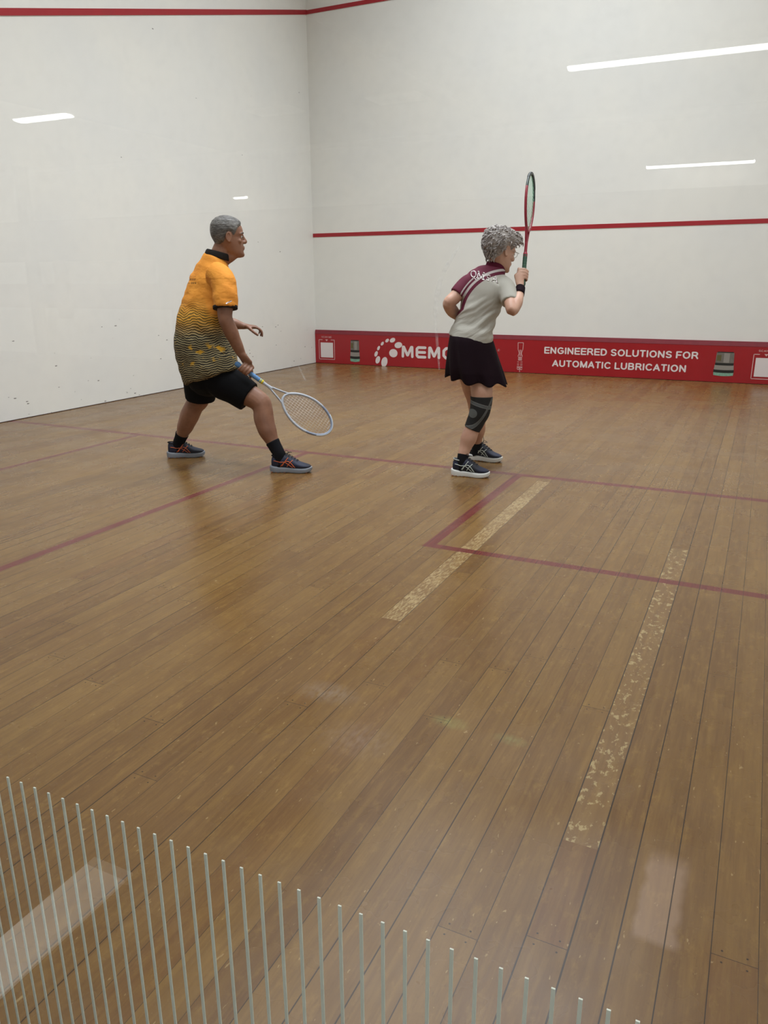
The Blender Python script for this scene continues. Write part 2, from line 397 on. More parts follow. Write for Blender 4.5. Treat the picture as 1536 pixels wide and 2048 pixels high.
for x0 in (0.070, 5.945):
    fr = MB(); W2, z0, z1 = 0.262, 0.062, 0.345
    for a, b in (((0, z0), (W2, z0)), ((0, z0), (0, z1)), ((W2, z0), (W2, z1)), ((0, z1), (0.06, z1)), ((W2 - 0.06, z1), (W2, z1))):
        fr.add(stroke([a, b], 0.0042, 0.0006, roundness=2))
    fr.add(([(W2 / 2 - 0.022, z1 + 0.006, 0), (W2 / 2, z1 - 0.022, 0), (W2 / 2 + 0.022, z1 + 0.006, 0), (W2 / 2 - 0.022, z1 + 0.006, 0.0006), (W2 / 2, z1 - 0.022, 0.0006), (W2 / 2 + 0.022, z1 + 0.006, 0.0006)],
            [(0, 1, 2), (5, 4, 3), (0, 3, 4, 1), (1, 4, 5, 2), (2, 5, 3, 0)]))
    onboard(fr.build('code_frame', M['print_pink'], bd, smooth=False), x0, 0)
    sq = MB(); sq.add(box(0.026, W2 - 0.026, z0 + 0.026, z1 - 0.04, 0, 0.0005)); onboard(sq.build('code_panel', M['print_white'], bd, smooth=False), x0, 0)
# rounded heavy word and ring of ovals
def rounded_word(x, z, h):
    s = h; out = MB(); w = 0.115 * s; cx = 0.0; kk = 0
    def put(lines, adv):
        nonlocal cx, kk
        for L in lines: out.add(stroke([(cx + a * s, b * s) for a, b in L], w, 0.0006, 0.00002 * kk)); kk += 1
        cx += adv * s
    Mm = [[(0.1, 0.1), (0.12, 0.9), (0.2, 0.9), (0.52, 0.22), (0.56, 0.22), (0.88, 0.9), (0.96, 0.9), (0.98, 0.1)]]
    put(Mm, 1.30)
    put([[(0.85, 0.9), (0.22, 0.9), (0.1, 0.78), (0.1, 0.22), (0.22, 0.1), (0.85, 0.1)], [(0.1, 0.5), (0.82, 0.5)]], 1.12)
    put(Mm, 1.30)
    put([[(0.3, 0.9), (0.7, 0.9), (0.9, 0.7), (0.9, 0.3), (0.7, 0.1), (0.3, 0.1), (0.1, 0.3), (0.1, 0.7), (0.3, 0.9)]], 1.26)
    put([[(0.1, 0.9), (0.1, 0.25), (0.22, 0.1), (0.75, 0.1)]], 1.02)
    put([[(0.1, 0.9), (0.1, 0.3), (0.28, 0.1), (0.68, 0.1), (0.86, 0.3), (0.86, 0.9)]], 1.22)
    put([[(0.1, 0.1), (0.1, 0.9), (0.65, 0.9), (0.80, 0.78), (0.80, 0.64), (0.66, 0.52), (0.1, 0.52)], [(0.66, 0.52), (0.84, 0.4), (0.84, 0.24), (0.68, 0.1), (0.1, 0.1)]], 1.0)
    o = out.build('word_mark', M['print_white'], bd, smooth=False); onboard(o, x, z); return o, cx
wm, wlen = rounded_word(1.425, 0.135, 0.163)
wm.scale = ((2.80 - 1.425) / wlen, 1, 1); wm['label'] = 'heavy rounded white word beside the ring of ovals'
reg = MB(); reg.add(tube([(2.85 + 0.016 * cos(a), 0.285 + 0.016 * sin(a), 0.0003) for a in [2 * pi * i / 16 for i in range(16)]], [(0.0035, 0.0006)] * 16, 6, closed=True, ref=(0, 0, 1)))
reg.add(stroke([(2.845, 0.277), (2.845, 0.293), (2.853, 0.292), (2.853, 0.286), (2.847, 0.285), (2.855, 0.277)], 0.0016, 0.0006))
onboard(reg.build('registered_mark', M['print_pink'], bd, smooth=False), 0, 0)
lg = MB()
def oval(cx, cz, ra, rb, ang):
    n = 28; a = radians(ang); pts = []
    for i in range(n):
        t = 2 * pi * i / n; u, w = ra * cos(t), rb * sin(t); pts.append((cx + u * cos(a) - w * sin(a), cz + u * sin(a) + w * cos(a)))
    v = [(p, q, 0) for p, q in pts] + [(p, q, 0.0006) for p, q in pts]
    return v, [tuple(reversed(range(n))), tuple(range(n, 2 * n))] + [(i, (i + 1) % n, n + (i + 1) % n, n + i) for i in range(n)]
for a in ((1.293, 0.202, 0.066, 0.058, 0), (1.372, 0.317, 0.060, 0.042, 12), (1.280, 0.383, 0.045, 0.030, 25), (1.195, 0.375, 0.033, 0.021, 40),
          (1.118, 0.330, 0.031, 0.019, 52), (1.058, 0.265, 0.034, 0.019, 62), (1.018, 0.182, 0.042, 0.024, 66), (1.045, 0.098, 0.056, 0.034, 68), (1.150, 0.072, 0.072, 0.048, 74)):
    lg.add(oval(*a))
o = lg.build('ring_logo', M['print_white'], bd, smooth=False); onboard(o, 0, -0.012); o['label'] = 'open ring of nine white ovals growing in size'
def canister(x0, x1, zb, zt):
    w = x1 - x0; h = zt - zb; mb = MB(); cx = (x0 + x1) / 2
    def slab(a, b, wa, wb, mi, lv, curve=0.0):
        n = 8; lo = [(cx + wa * w / 2 * (2 * i / n - 1), zb + a * h - curve * h * (1 - (2 * i / n - 1) ** 2)) for i in range(n + 1)]
        hi = [(cx + wb * w / 2 * (2 * i / n - 1), zb + b * h - curve * h * (1 - (2 * i / n - 1) ** 2)) for i in range(n + 1)]
        poly = lo + hi[::-1]; m = len(poly); z = 0.0001 * lv
        mb.add(([(p, q, 0) for p, q in poly] + [(p, q, 0.0004 + z) for p, q in poly],
                [tuple(reversed(range(m))), tuple(range(m, 2 * m))] + [(i, (i + 1) % m, m + (i + 1) % m, m + i) for i in range(m)]), mi)
    slab(0.02, 0.17, 0.96, 1.0, 3, 1, 0.03); slab(0.14, 0.26, 1.0, 1.0, 2, 2, 0.02); slab(0.24, 0.46, 0.97, 0.93, 1, 1, 0.02)
    slab(0.44, 0.54, 0.90, 0.90, 2, 2, 0.01); slab(0.53, 0.96, 0.90, 0.86, 0, 1, 0.0); slab(0.93, 1.0, 0.84, 0.76, 2, 0, 0.0)
    n = 0
    mb.add(box(cx - 0.06 * w, cx + 0.22 * w, zb + 0.55 * h, zb + 0.94 * h, 0.0004, 0.0007), 1)
    mb.add(box(cx - 0.40 * w, cx - 0.18 * w, zb + 0.62 * h, zb + 0.86 * h, 0.0004, 0.0007), 4)
    o = mb.build('canister_picture', [M['print_grey'], M['print_grey_light'], M['print_dark'], M['print_green'], M['print_olive']], bd, smooth=False)
    onboard(o, 0, 0); return o
canister(0.593, 0.752, 0.045, 0.355); canister(5.528, 5.752, 0.080, 0.362)
dv = MB(); cx = 3.150
def rl(pts, w=0.0035): dv.add(stroke([(cx + a, b) for a, b in pts], w, 0.0006, roundness=2))
rl([(-0.032, 0.30), (-0.036, 0.392), (0.036, 0.392), (0.032, 0.30)]); rl([(-0.03, 0.30), (-0.014, 0.255), (-0.03, 0.215)]); rl([(0.03, 0.30), (0.014, 0.255), (0.03, 0.215)])
rl([(-0.008, 0.30), (-0.008, 0.22)]); rl([(0.008, 0.30), (0.008, 0.22)])
for zz in (0.205, 0.192, 0.179, 0.166): rl([(-0.024, zz), (0.024, zz)], 0.0042)
for zz in (0.142, 0.118, 0.10): rl([(-0.034, zz), (-0.012, zz)], 0.003); rl([(0.008, zz), (0.034, zz)], 0.003)
for zz in (0.078, 0.066): rl([(-0.036, zz), (0.034, zz)], 0.004)
rl([(-0.034, 0.05), (-0.02, 0.04), (-0.008, 0.05)]); rl([(0.008, 0.05), (0.02, 0.04), (0.034, 0.05)]); rl([(0, 0.06), (0, 0.012)], 0.004)
o = dv.build('device_drawing', M['print_pink'], bd, smooth=False); onboard(o, 0, 0); o['label'] = 'thin pale line drawing of an exploded dispenser'

# ------------------------------------------------------------ viewing hall behind the glass (seen mirrored in it)
struct(MB().add(box(-8.2, 8.2, -9.4, -0.0, -0.05, 0.0)).build('floor_hall', M['carpet'], smooth=False))
struct(MB().add(box(-1.0, 3.0, -9.3, -0.16, 2.90, 2.98)).build('ceiling_hall', M['hall_ceiling'], smooth=False))
struct(MB().add(box(3.0, 8.2, -9.3, -0.16, 2.94, 3.02)).build('ceiling_hall_east', M['hall_ceiling'], smooth=False))
struct(MB().add(box(-8.2, -1.0, -9.3, -0.16, 2.93, 3.01)).build('ceiling_hall_west', M['hall_ceiling_pale'], smooth=False))
struct(MB().add(box(-8.2, 8.2, -9.55, -9.3, 2.14, 3.1)).build('wall_hall_upper', M['hall_wall'], smooth=False))
struct(MB().add(box(-8.2, 8.2, -9.53, -9.28, 0.0, 2.14)).build('wall_hall_lower', M['hall_dark'], smooth=False))
struct(MB().add(box(8.2, 8.35, -9.5, 0.0, 0.0, 3.1)).build('wall_hall_right', M['hall_wall'], smooth=False))
struct(MB().add(box(-8.35, -8.2, -9.5, 0.0, 0.0, 3.1)).build('wall_hall_left', M['hall_wall'], smooth=False))
struct(MB().add(box(-8.2, -0.15, -0.15, 0.0, 0.0, 3.1)).build('wall_hall_near', M['hall_wall'], smooth=False))
struct(MB().add(box(WX + 0.15, 8.2, -0.15, 0.0, 0.0, 3.1)).build('wall_hall_near_right', M['hall_wall'], smooth=False))
# low pieces of the opposite court's back, posts and a pale sill, all only seen mirrored
struct(MB().add(box(-8.2, -2.5, -9.28, -9.24, 1.15, 1.50)).build('trim_5', M['hall_wall'], smooth=False))
struct(MB().add(box(-8.2, -2.3, -9.28, -9.24, 0.0, 0.76)).build('trim_6', M['hall_wall'], smooth=False))
struct(MB().add(box(-8.2, -2.5, -9.28, -9.25, 0.76, 1.15)).build('trim_7', M['pinkish'], smooth=False))
struct(MB().add(box(-5.05, -4.83, -9.1, -9.0, 0.0, 2.93)).build('post_hall_1', M['hall_dark'], smooth=False))
struct(MB().add(box(-4.55, -4.30, -9.2, -9.12, 0.6, 1.52)).build('post_hall_2', M['pinkish'], smooth=False))
struct(MB().add(box(-8.2, 8.2, -9.30, -9.22, 2.84, 2.90)).build('trim_8', M['fitting_white'], smooth=False))
struct(MB().add(box(4.84, 4.95, -0.64, -0.06, 0.0, 0.006)).build('trim_9', M['hall_wall'], smooth=False))
struct(MB().add(box(0.86, 1.40, -7.35, -7.02, 2.885, 2.90)).build('trim_10', M['fitting_white'], smooth=False))
struct(MB().add(box(2.25, 2.80, -7.40, -7.06, 2.885, 2.90)).build('trim_11', M['fitting_white'], smooth=False))
# greasy smears on the glass
def smear_mat():
    g = NT('greasy_smear'); tr_ = g.n('ShaderNodeBsdfTransparent'); df = g.n('ShaderNodeBsdfDiffuse'); df.inputs[0].default_value = (0.9, 0.9, 0.88, 1)
    mx = g.n('ShaderNodeMixShader'); g.put(mx.inputs[0], g.maps(g.noise(g.coords(), 400, 3), 0.35, 0.7, 0.06, 0.26))
    g.t.links.new(tr_.outputs[0], mx.inputs[1]); g.t.links.new(df.outputs[0], mx.inputs[2]); g.t.links.new(mx.outputs[0], g.out.inputs[0]); return g.m
smr = MB()
for pts, w in (([(5.9036, 1.2315), (5.8997, 1.226), (5.8962, 1.2201), (5.8943, 1.214), (5.8934, 1.2078), (5.8933, 1.2015), (5.8955, 1.1802)], 0.0011),
               ([(5.8226, 1.1793), (5.827, 1.1712)], 0.0005), ([(5.8742, 1.134), (5.8752, 1.1335)], 0.0006)):
    n_ = 24; L_ = []; R_ = []
    for i in range(n_ + 1):
        p_ = cr([Vector(q) for q in pts], i / n_); q_ = cr([Vector(q) for q in pts], min(1, i / n_ + 0.02)) - cr([Vector(q) for q in pts], max(0, i / n_ - 0.02))
        q_.normalize(); ww_ = w * sin(pi * (0.04 + 0.92 * i / n_)) ** 0.6; L_.append((p_.x - q_.y * ww_, -0.0142, p_.y + q_.x * ww_)); R_.append((p_.x + q_.y * ww_, -0.0142, p_.y - q_.x * ww_))
    smr.add((L_ + R_, [(i, i + 1, n_ + 2 + i, n_ + 1 + i) for i in range(n_)]))
o = smr.build('smear', smear_mat(), gl, smooth=False); o['label'] = 'faint pale greasy smear on the glass'
def emis(name, col, st_):
    g = NT(name); g.b.inputs['Base Color'].default_value = (0.8, 0.8, 0.8, 1)
    g.b.inputs['Emission Color'].default_value = col; g.b.inputs['Emission Strength'].default_value = st_; return g.m
M['tube'] = emis('lit_diffuser', (1, 1, 1, 1), 11.0)
M['fitting'] = simple('white_light_housing', S(232, 232, 228), 0.5)
def batten(x, y, z, L, w, rz, label):
    t = empty('batten_light', (x, y, z), rz); tag(t, label, 'ceiling light')
    MB().add(box(-L / 2, L / 2, -w / 2 - 0.01, w / 2 + 0.01, 0.0, 0.04)).build('housing', M['fitting'], t, smooth=False)
    o = tube([(-L / 2 + 0.01, 0, -0.005), (L / 2 - 0.01, 0, -0.005)], [(0.02, w / 2)] * 2, 16, 2, ref=(0, 0, 1)); MB().add(o).build('diffuser', M['tube'], t)
    return t
batten(5.52, -6.74, 2.86, 2.42, 0.105, radians(-1.2), 'long lit batten light mirrored at the upper right')
batten(5.18, -9.10, 2.36, 1.06, 0.05, radians(-2.0), 'thin lit batten light mirrored right of the raised racket')
batten(-1.27, -6.31, 2.89, 0.72, 0.17, radians(-1.5), 'short lit light mirrored at the far left of the glass')
batten(-0.75, -9.10, 2.30, 0.20, 0.05, 0, 'tiny lit light mirrored near the court corner')

# ------------------------------------------------------------ people: shared builders
HP = [  # height fraction, front, back, half width (m for a 0.24 m head)
    (0.00, 0.072, 0.030, 0.016), (0.03, 0.086, 0.004, 0.030), (0.09, 0.091, -0.022, 0.044), (0.16, 0.090, -0.045, 0.053), (0.25, 0.089, -0.062, 0.060),
    (0.34, 0.088, -0.076, 0.066), (0.44, 0.084, -0.090, 0.071), (0.52, 0.080, -0.098, 0.074), (0.58, 0.090, -0.102, 0.076), (0.68, 0.090, -0.104, 0.077),
    (0.78, 0.082, -0.101, 0.074), (0.87, 0.064, -0.088, 0.064), (0.94, 0.040, -0.066, 0.048), (0.98, 0.014, -0.042, 0.028), (1.0, -0.010, -0.018, 0.004)]
def hprof(t):
    for a, b in zip(HP[:-1], HP[1:]):
        if t <= b[0]:
            u = (t - a[0]) / (b[0] - a[0]); return [lerp(a[i], b[i], u) for i in (1, 2, 3)]
    return HP[-1][1:]
def head_point(t, ph, H, off=0.0):
    f_, b_, w_ = hprof(t); k = H / 0.24; c = (f_ + b_) / 2; a = (f_ - b_) / 2 + off / k; w = w_ + off / k
    cx, sx = cos(ph), sin(ph); w *= 1 - 0.13 * max(0, cx)
    sg = lambda v, e: math.copysign(abs(v) ** e, v)
    z = t * H + (off if t > 0.9 else off * max(0, (t - 0.6) / 0.3))
    return Vector((k * (c + a * sg(cx, 0.92)), k * w * sg(sx, 0.92), z))
def head_pieces(Mt, H, old=1.0):
    out = []; n, m = 40, 36; v = []; f = []
    for i in range(n + 1):
        u = i / n; t = 1 - (1 - u) ** 1.4
        for j in range(m): v.append(Mt @ head_point(t, 2 * pi * j / m, H))
    for i in range(n):
        for j in range(m): f.append((i * m + j, i * m + (j + 1) % m, (i + 1) * m + (j + 1) % m, (i + 1) * m + j))
    f.append(tuple(reversed(range(m)))); f.append(tuple(n * m + j for j in range(m))); out.append((v, f))
    T = lambda *p: Mt @ Vector(p)
    k = H / 0.24; R = Mt.to_3x3()
    out.append(tube([T(0.084 * k, 0, 0.56 * H), T(0.094 * k, 0, 0.48 * H), T(0.104 * k, 0, 0.41 * H), T(0.101 * k, 0, 0.385 * H)], [0.009, 0.010, 0.0115, 0.011], 12, 4))
    for s in (-1, 1):
        out.append(ball(T(0.094 * k, 0.012 * s, 0.385 * H), 0.009, 10, 8))
        out.append(tube([T(0.083 * k, 0.010 * s, 0.585 * H), T(0.084 * k, 0.030 * s, 0.60 * H), T(0.070 * k, 0.052 * s, 0.58 * H)], [0.0055, 0.0055, 0.005], 10, 3))
        out.append(ball(T(0.0665 * k, 0.032 * s, 0.52 * H), 0.0128, 12, 8))
        out.append(ball(T(0.062 * k, 0.044 * s, 0.41 * H), (0.014, 0.014, 0.016), 12, 8))
        # ear: rim and lobe
        yy = 0.074 * k
        rim = [(-0.006 + 0.015 * cos(a), 0.49 + 0.115 * sin(a) * 1.0) for a in [radians(q) for q in range(-100, 231, 33)]]
        out.append(tube([T(p * k, s * (yy + 0.007), q * H) for p, q in rim], [0.0046] * len(rim), 8, 2))
        out.append(ball(T(-0.004 * k, s * (yy + 0.001), 0.48 * H), (0.013, 0.006, 0.024), 12, 8, R))
        out.append(ball(T(0.001 * k, s * (yy + 0.003), 0.385 * H), 0.0075, 8, 6))
    out.append(tube([T(0.086 * k, -0.022, 0.262 * H), T(0.0945 * k, 0, 0.268 * H), T(0.086 * k, 0.022, 0.262 * H)], [0.0035, 0.0055, 0.0035], 8, 4))
    out.append(tube([T(0.085 * k, -0.020, 0.225 * H), T(0.0925 * k, 0, 0.222 * H), T(0.085 * k, 0.020, 0.225 * H)], [0.004, 0.0062, 0.004], 8, 4))
    out.append(ball(T(0.080 * k, 0, 0.08 * H), 0.017, 12, 8))
    return out
def hair_mesh(Mt, H, line, thick, amp, seed, parent, mat, name='hair', dirs=None, fscale=26):
    n, m = 90, 120; v = []; f = []; keep = []
    def tl(x):
        for (a, p), (b, q) in zip(line[:-1], line[1:]):
            if x <= b: return lerp(p, q, (x - a) / (b - a)) if x > a else p
        return line[-1][1]
    for i in range(n + 1):
        t = 0.08 + 0.92 * (1 - (1 - i / n) ** 1.5)
        for j in range(m):
            ph = 2 * pi * j / m; p0 = head_point(t, ph, H); k = H / 0.24
            x = p0.x / k; sd = (t - tl(x)) * H
            sd += 0.004 * noise.noise(p0 * 90)
            g = min(1, max(0, (sd + 0.004) / 0.03)); g = g * g * (3 - 2 * g)
            th = thick(t, x, ph) if callable(thick) else thick
            off = -0.004 + (th + 0.004) * g
            q = Vector((p0.x * 0.7, p0.y * 0.7, p0.z * 1.2)) * fscale + Vector((seed, 0, 0))
            nz = noise.noise(q) * 0.7 + noise.noise(q * 2.1) * 0.45 + noise.noise(Vector((p0.x * 60 + p0.z * 90, p0.y * 160, p0.z * 160 - p0.x * 60))) * 0.35
            off += amp * nz * g
            v.append(Mt @ head_point(t, ph, H, off)); keep.append(sd > -0.008)
    for i in range(n):
        for j in range(m):
            q = (i * m + j, i * m + (j + 1) % m, (i + 1) * m + (j + 1) % m, (i + 1) * m + j)
            if any(keep[a] for a in q): f.append(q)
    f.append(tuple(n * m + j for j in range(m)))
    mb = MB().add((v, f)); me = mb.mesh(name)
    bm = bmesh.new(); bm.from_mesh(me); bmesh.ops.delete(bm, geom=[q for q in bm.verts if not q.link_faces], context='VERTS'); bm.to_mesh(me); bm.free()
    return link(name, me, mat, parent)
def frame_matrix(origin, fwd, up):
    fwd = Vector(fwd).normalized(); up = Vector(up); s = up.cross(fwd).normalized(); up = fwd.cross(s)
    return Matrix(((fwd.x, s.x, up.x, origin[0]), (fwd.y, s.y, up.y, origin[1]), (fwd.z, s.z, up.z, origin[2]), (0, 0, 0, 1)))
def grip_hand(wrist, A, d, p, rg, rw=0.022, k=1.0):
    """fist closed round a handle: A a point on the handle's axis (middle of the fist), d its direction, p from axis to palm"""
    d = Vector(d).normalized(); p = Vector(p); p = (p - d * p.dot(d)).normalized(); q = d.cross(p); A = Vector(A); wrist = Vector(wrist); out = []
    roots = []
    for i, (s, rf) in enumerate(((0.029, 0.0082), (0.010, 0.0086), (-0.009, 0.0082), (-0.027, 0.0072))):
        s *= k; rf *= k; R = rg + rf * 0.9; root = A + d * s + p * (R + 0.014) - q * 0.012; roots.append(root)
        n = 8; pts = [root] + [A + d * (s - 0.002 * a) + (p * cos(radians(35 + a * 30)) + q * sin(radians(35 + a * 30))) * R * (1.12 if a in (0, 3) else 1.0) for a in range(n - 1)]
        out.append(tube(pts, [rf * 1.12] + [rf * (1.04 - 0.04 * a) for a in range(n - 1)], 10, 2))
        out.append(tube([wrist.lerp(root, 0.1), wrist.lerp(root, 0.55), root], [rw * 0.62, 0.014 * k, 0.0115 * k], 10, 3))
    mid = (roots[0] + roots[3]) / 2
    out.append(tube([wrist, wrist.lerp(mid, 0.5), wrist.lerp(mid, 0.9)], [(rw, rw), (0.030 * k, 0.016 * k), (0.034 * k, 0.014 * k)], 14, 3, ref=d))
    R = rg + 0.009 * k; base = wrist.lerp(mid, 0.35) - q * 0.014 + d * 0.012
    pts = [base, A + d * 0.030 * k + (p * 0.55 - q * 0.85) * (R + 0.006), A + d * 0.045 * k + (-p * 0.35 - q * 0.95) * R, A + d * 0.052 * k + (-p * 1.0 - q * 0.30) * R]
    out.append(tube(pts, [0.016 * k, 0.0125 * k, 0.0105 * k, 0.0088 * k], 10, 4)); return out
def open_hand(wrist, d, n, side, curl=(30, 35, 25), k=1.0, rw=0.021, spread=1.0):
    """loosely curled hand; d along the palm, n the way the fingers curl, side towards the thumb"""
    d = Vector(d).normalized(); n = Vector(n); n = (n - d * n.dot(d)).normalized(); s = Vector(side); s = (s - d * s.dot(d) - n * s.dot(n)).normalized(); wrist = Vector(wrist); out = []
    L = 0.088 * k
    out.append(tube([wrist, wrist + d * L * 0.5, wrist + d * L * 0.92], [(rw, rw * 0.9), (0.034 * k, 0.015 * k), (0.038 * k, 0.012 * k)], 14, 3, ref=s))
    for i, (off, ln, rf) in enumerate(((0.030, 0.072, 0.0082), (0.010, 0.080, 0.0086), (-0.010, 0.074, 0.0082), (-0.029, 0.058, 0.0072))):
        a = 0; p = wrist + d * (L * (0.95 if i else 0.92)) + s * off * k; pts = [p - d * 0.03 * k, p]
        for j, (fr, c) in enumerate(zip((0.45, 0.30, 0.25), curl)):
            a += radians(c + i * 4); dd = (d * cos(a) + n * sin(a) + s * off * 2.2 * spread); p = p + dd.normalized() * ln * fr * k; pts.append(p)
        out.append(tube(pts, [rf * 1.1 * k, rf * 1.1 * k, rf * k, rf * 0.92 * k, rf * 0.8 * k], 10, 3))
    b = wrist + d * L * 0.22 + s * 0.016 * k
    out.append(tube([b, b + (d * 0.6 + s * 0.75 + n * 0.25) * 0.034 * k, b + (d * 0.75 + s * 0.72 + n * 0.45) * 0.062 * k, b + (d * 1.0 + s * 0.68 + n * 0.6) * 0.078 * k], [0.015 * k, 0.0125 * k, 0.0105 * k, 0.0085 * k], 10, 3))
    return out

def skin_mat(name, c, dark):
    g = NT(name); co = g.coords(); f1 = g.noise(co, 7, 3); f2 = g.noise(co, 60, 3)
    col = g.mix(g.maps(f1, 0.35, 0.7), c, dark); col = g.mix(g.maps(f2, 0.5, 0.8, 0, 0.35), col, tuple(v * 0.75 for v in dark[:3]) + (1,))
    g.base(col); g.set(Roughness=0.5); g.b.inputs['Subsurface Weight'].default_value = 0.06; g.b.inputs['Subsurface Radius'].default_value = (0.01, 0.004, 0.002)
    g.bump(f2, 0.12, 0.002); return g.m
def hair_mat(name, a, b, c):
    g = NT(name); co = g.coords(); v = g.scale(co, (60, 60, 240)); f = g.noise(v, 1.0, 5, 0.65); h = g.noise(co, 14, 2)
    col = g.ramp(g.math('ADD', g.math('MULTIPLY', f, 0.65), g.math('MULTIPLY', h, 0.35)), [(0.34, a), (0.50, b), (0.66, c)])
    g.base(col); g.set(Roughness=0.6); g.bump(f, 0.5, 0.004); return g.m
def cloth_mat(name, c, nz=0.08, sc=500, rough=0.85):
    g = NT(name); co = g.coords(); f = g.noise(co, 5, 3); w = g.noise(co, sc, 2)
    g.base(g.mix(g.maps(f, 0.3, 0.7), tuple(v * (1 - nz) for v in c[:3]) + (1,), tuple(min(1, v * (1 + nz)) for v in c[:3]) + (1,)))
    g.set(Roughness=rough); g.b.inputs['Specular IOR Level'].default_value = 0.12; g.bump(w, 0.15, 0.001); return g.m

def shoe(parent, heel, toe, mats, wf=1.0, hf=1.25, loops=False, marks=None):
    """running shoe: upper (the part), sole, laces, side marks, collar lining as sub-parts"""
    heel = Vector(heel); toe = Vector(toe); L = (toe - heel).length; fw = (toe - heel).normalized(); Mt = frame_matrix(heel, fw, (0, 0, 1))
    T = lambda x, y, z: Mt @ Vector((x * L, y * wf, z * hf))
    st_ = [(0.015, 0.020, 0.030, 0.072), (0.05, 0.030, 0.024, 0.088), (0.14, 0.035, 0.022, 0.090), (0.26, 0.036, 0.022, 0.086), (0.36, 0.037, 0.022, 0.098), (0.46, 0.039, 0.022, 0.090), (0.58, 0.042, 0.022, 0.073), (0.72, 0.046, 0.022, 0.054), (0.85, 0.042, 0.024, 0.047), (0.94, 0.031, 0.026, 0.041), (0.985, 0.014, 0.030, 0.036)]
    n = 20; v = []; f = []
    for x, w, zb, zt in st_:
        for j in range(n):
            a = 2 * pi * j / n; c_, s_ = cos(a), sin(a)
            e = 0.55 if s_ < 0 else 0.85
            yy = w * math.copysign(abs(c_) ** 0.8, c_) * (1 - 0.22 * max(0, s_) ** 1.5); zz = (zb + zt) / 2 + (zt - zb) / 2 * math.copysign(abs(s_) ** e, s_)
            v.append(T(x, yy, zz))
    m = len(st_)
    for i in range(m - 1):
        for j in range(n): f.append((i * n + j, i * n + (j + 1) % n, (i + 1) * n + (j + 1) % n, (i + 1) * n + j))
    f.append(tuple(reversed(range(n)))); f.append(tuple((m - 1) * n + j for j in range(n)))
    up = MB().add((v, f)).build('shoe', mats['upper'], parent)
    sd = up.modifiers.new('sub', 'SUBSURF'); sd.levels = 2; sd.render_levels = 2
    # sole
    ss = [(-0.03, 0.014, 0.010, 0.036), (0.0, 0.030, 0.003, 0.037), (0.08, 0.039, 0.0, 0.034), (0.25, 0.040, 0.0, 0.031), (0.42, 0.037, 0.003, 0.028), (0.6, 0.045, 0.0, 0.027), (0.75, 0.049, 0.0, 0.026), (0.88, 0.044, 0.003, 0.027), (0.97, 0.030, 0.008, 0.030), (1.015, 0.012, 0.015, 0.032)]
    v = []; f = []; n = 12
    pr = [(1, 0.06), (1.0, 0.5), (0.97, 1.0), (0.6, 1.0), (-0.6, 1.0), (-0.97, 1.0), (-1.0, 0.5), (-1, 0.06), (-0.9, 0.0), (-0.4, 0.0), (0.4, 0.0), (0.9, 0.0)]
    for x, w, zb, zt in ss:
        for a, b in pr: v.append(T(x, a * w, lerp(zb, zt, b)))
    for i in range(len(ss) - 1):
        for j in range(n): f.append((i * n + j, i * n + (j + 1) % n, (i + 1) * n + (j + 1) % n, (i + 1) * n + j))
    f.append(tuple(reversed(range(n)))); f.append(tuple((len(ss) - 1) * n + j for j in range(n)))
    so_ = MB().add((v, f)).build('sole', mats['sole'], up); sd = so_.modifiers.new('sub', 'SUBSURF'); sd.levels = 1; sd.render_levels = 2
    so_['label'] = mats['sole_label']
    ou = MB()
    for i in range(9):
        x = 0.04 + i * 0.105; ou.add(tube([T(x, -0.036, 0.003), T(x, 0, 0.002), T(x, 0.036, 0.003)], [(0.0035, 0.007)] * 3, 6, 2, ref=(0, 0, 1)))
    ou.build('tread', mats['tread'], up)
    # collar rim
    rim = [T(0.03 + 0.16 * (1 - cos(a)), 0.030 * sin(a), 0.088 - 0.008 * sin(a / 2) ** 2 * 1.0) for a in [2 * pi * i / 24 for i in range(24)]]
    MB().add(tube(rim, [0.0042] * 24, 8, closed=True)).build('collar_trim', mats['trim'], up)
    # laces
    lc = MB()
    def top(x):
        for a, b in zip(st_[:-1], st_[1:]):
            if x <= b[0]: return lerp(a[3], b[3], (x - a[0]) / (b[0] - a[0]))
    for i in range(5):
        x = 0.38 + i * 0.065; z = top(x) + 0.001
        lc.add(tube([T(x, -0.020, z - 0.006), T(x + 0.012, 0, z + 0.002), T(x + 0.03, 0.020, z - 0.007)], [(0.0025, 0.0015)] * 3, 6, 3))
        lc.add(tube([T(x, 0.020, z - 0.006), T(x + 0.012, 0, z + 0.003), T(x + 0.03, -0.020, z - 0.007)], [(0.0025, 0.0015)] * 3, 6, 3))
    hgt = 0.05 if loops else 0.022
    z = top(0.38)
    lc.add(tube([T(0.39, 0, z), T(0.36, -0.012, z + hgt * 0.6), T(0.42, -0.022, z + hgt), T(0.46, -0.016, z + hgt * 0.4), T(0.40, 0, z + 0.003)], [0.0016] * 5, 6, 5))
    lc.add(tube([T(0.39, 0, z), T(0.42, 0.018, z + hgt * 0.3), T(0.50, 0.030, z + 0.004), T(0.46, 0.014, z + 0.006), T(0.40, 0, z + 0.003)], [0.0016] * 5, 6, 5))
    lc.build('laces', mats['laces'], up)
    # side marks
    def side(x, zf):
        for a, b in zip(st_[:-1], st_[1:]):
            if x <= b[0]:
                u = (x - a[0]) / (b[0] - a[0]); w, zb, zt = (lerp(a[i], b[i], u) for i in (1, 2, 3)); break
        s_ = zf * 2 - 1; e = 0.55 if s_ < 0 else 0.85; zz = (zb + zt) / 2 + (zt - zb) / 2 * s_
        sn = math.copysign(abs(s_) ** (1 / e), s_); c_ = sqrt(max(0, 1 - sn * sn))
        return w * (c_ ** 0.8) * (1 - 0.22 * max(0, sn) ** 1.5) + 0.0004, zz
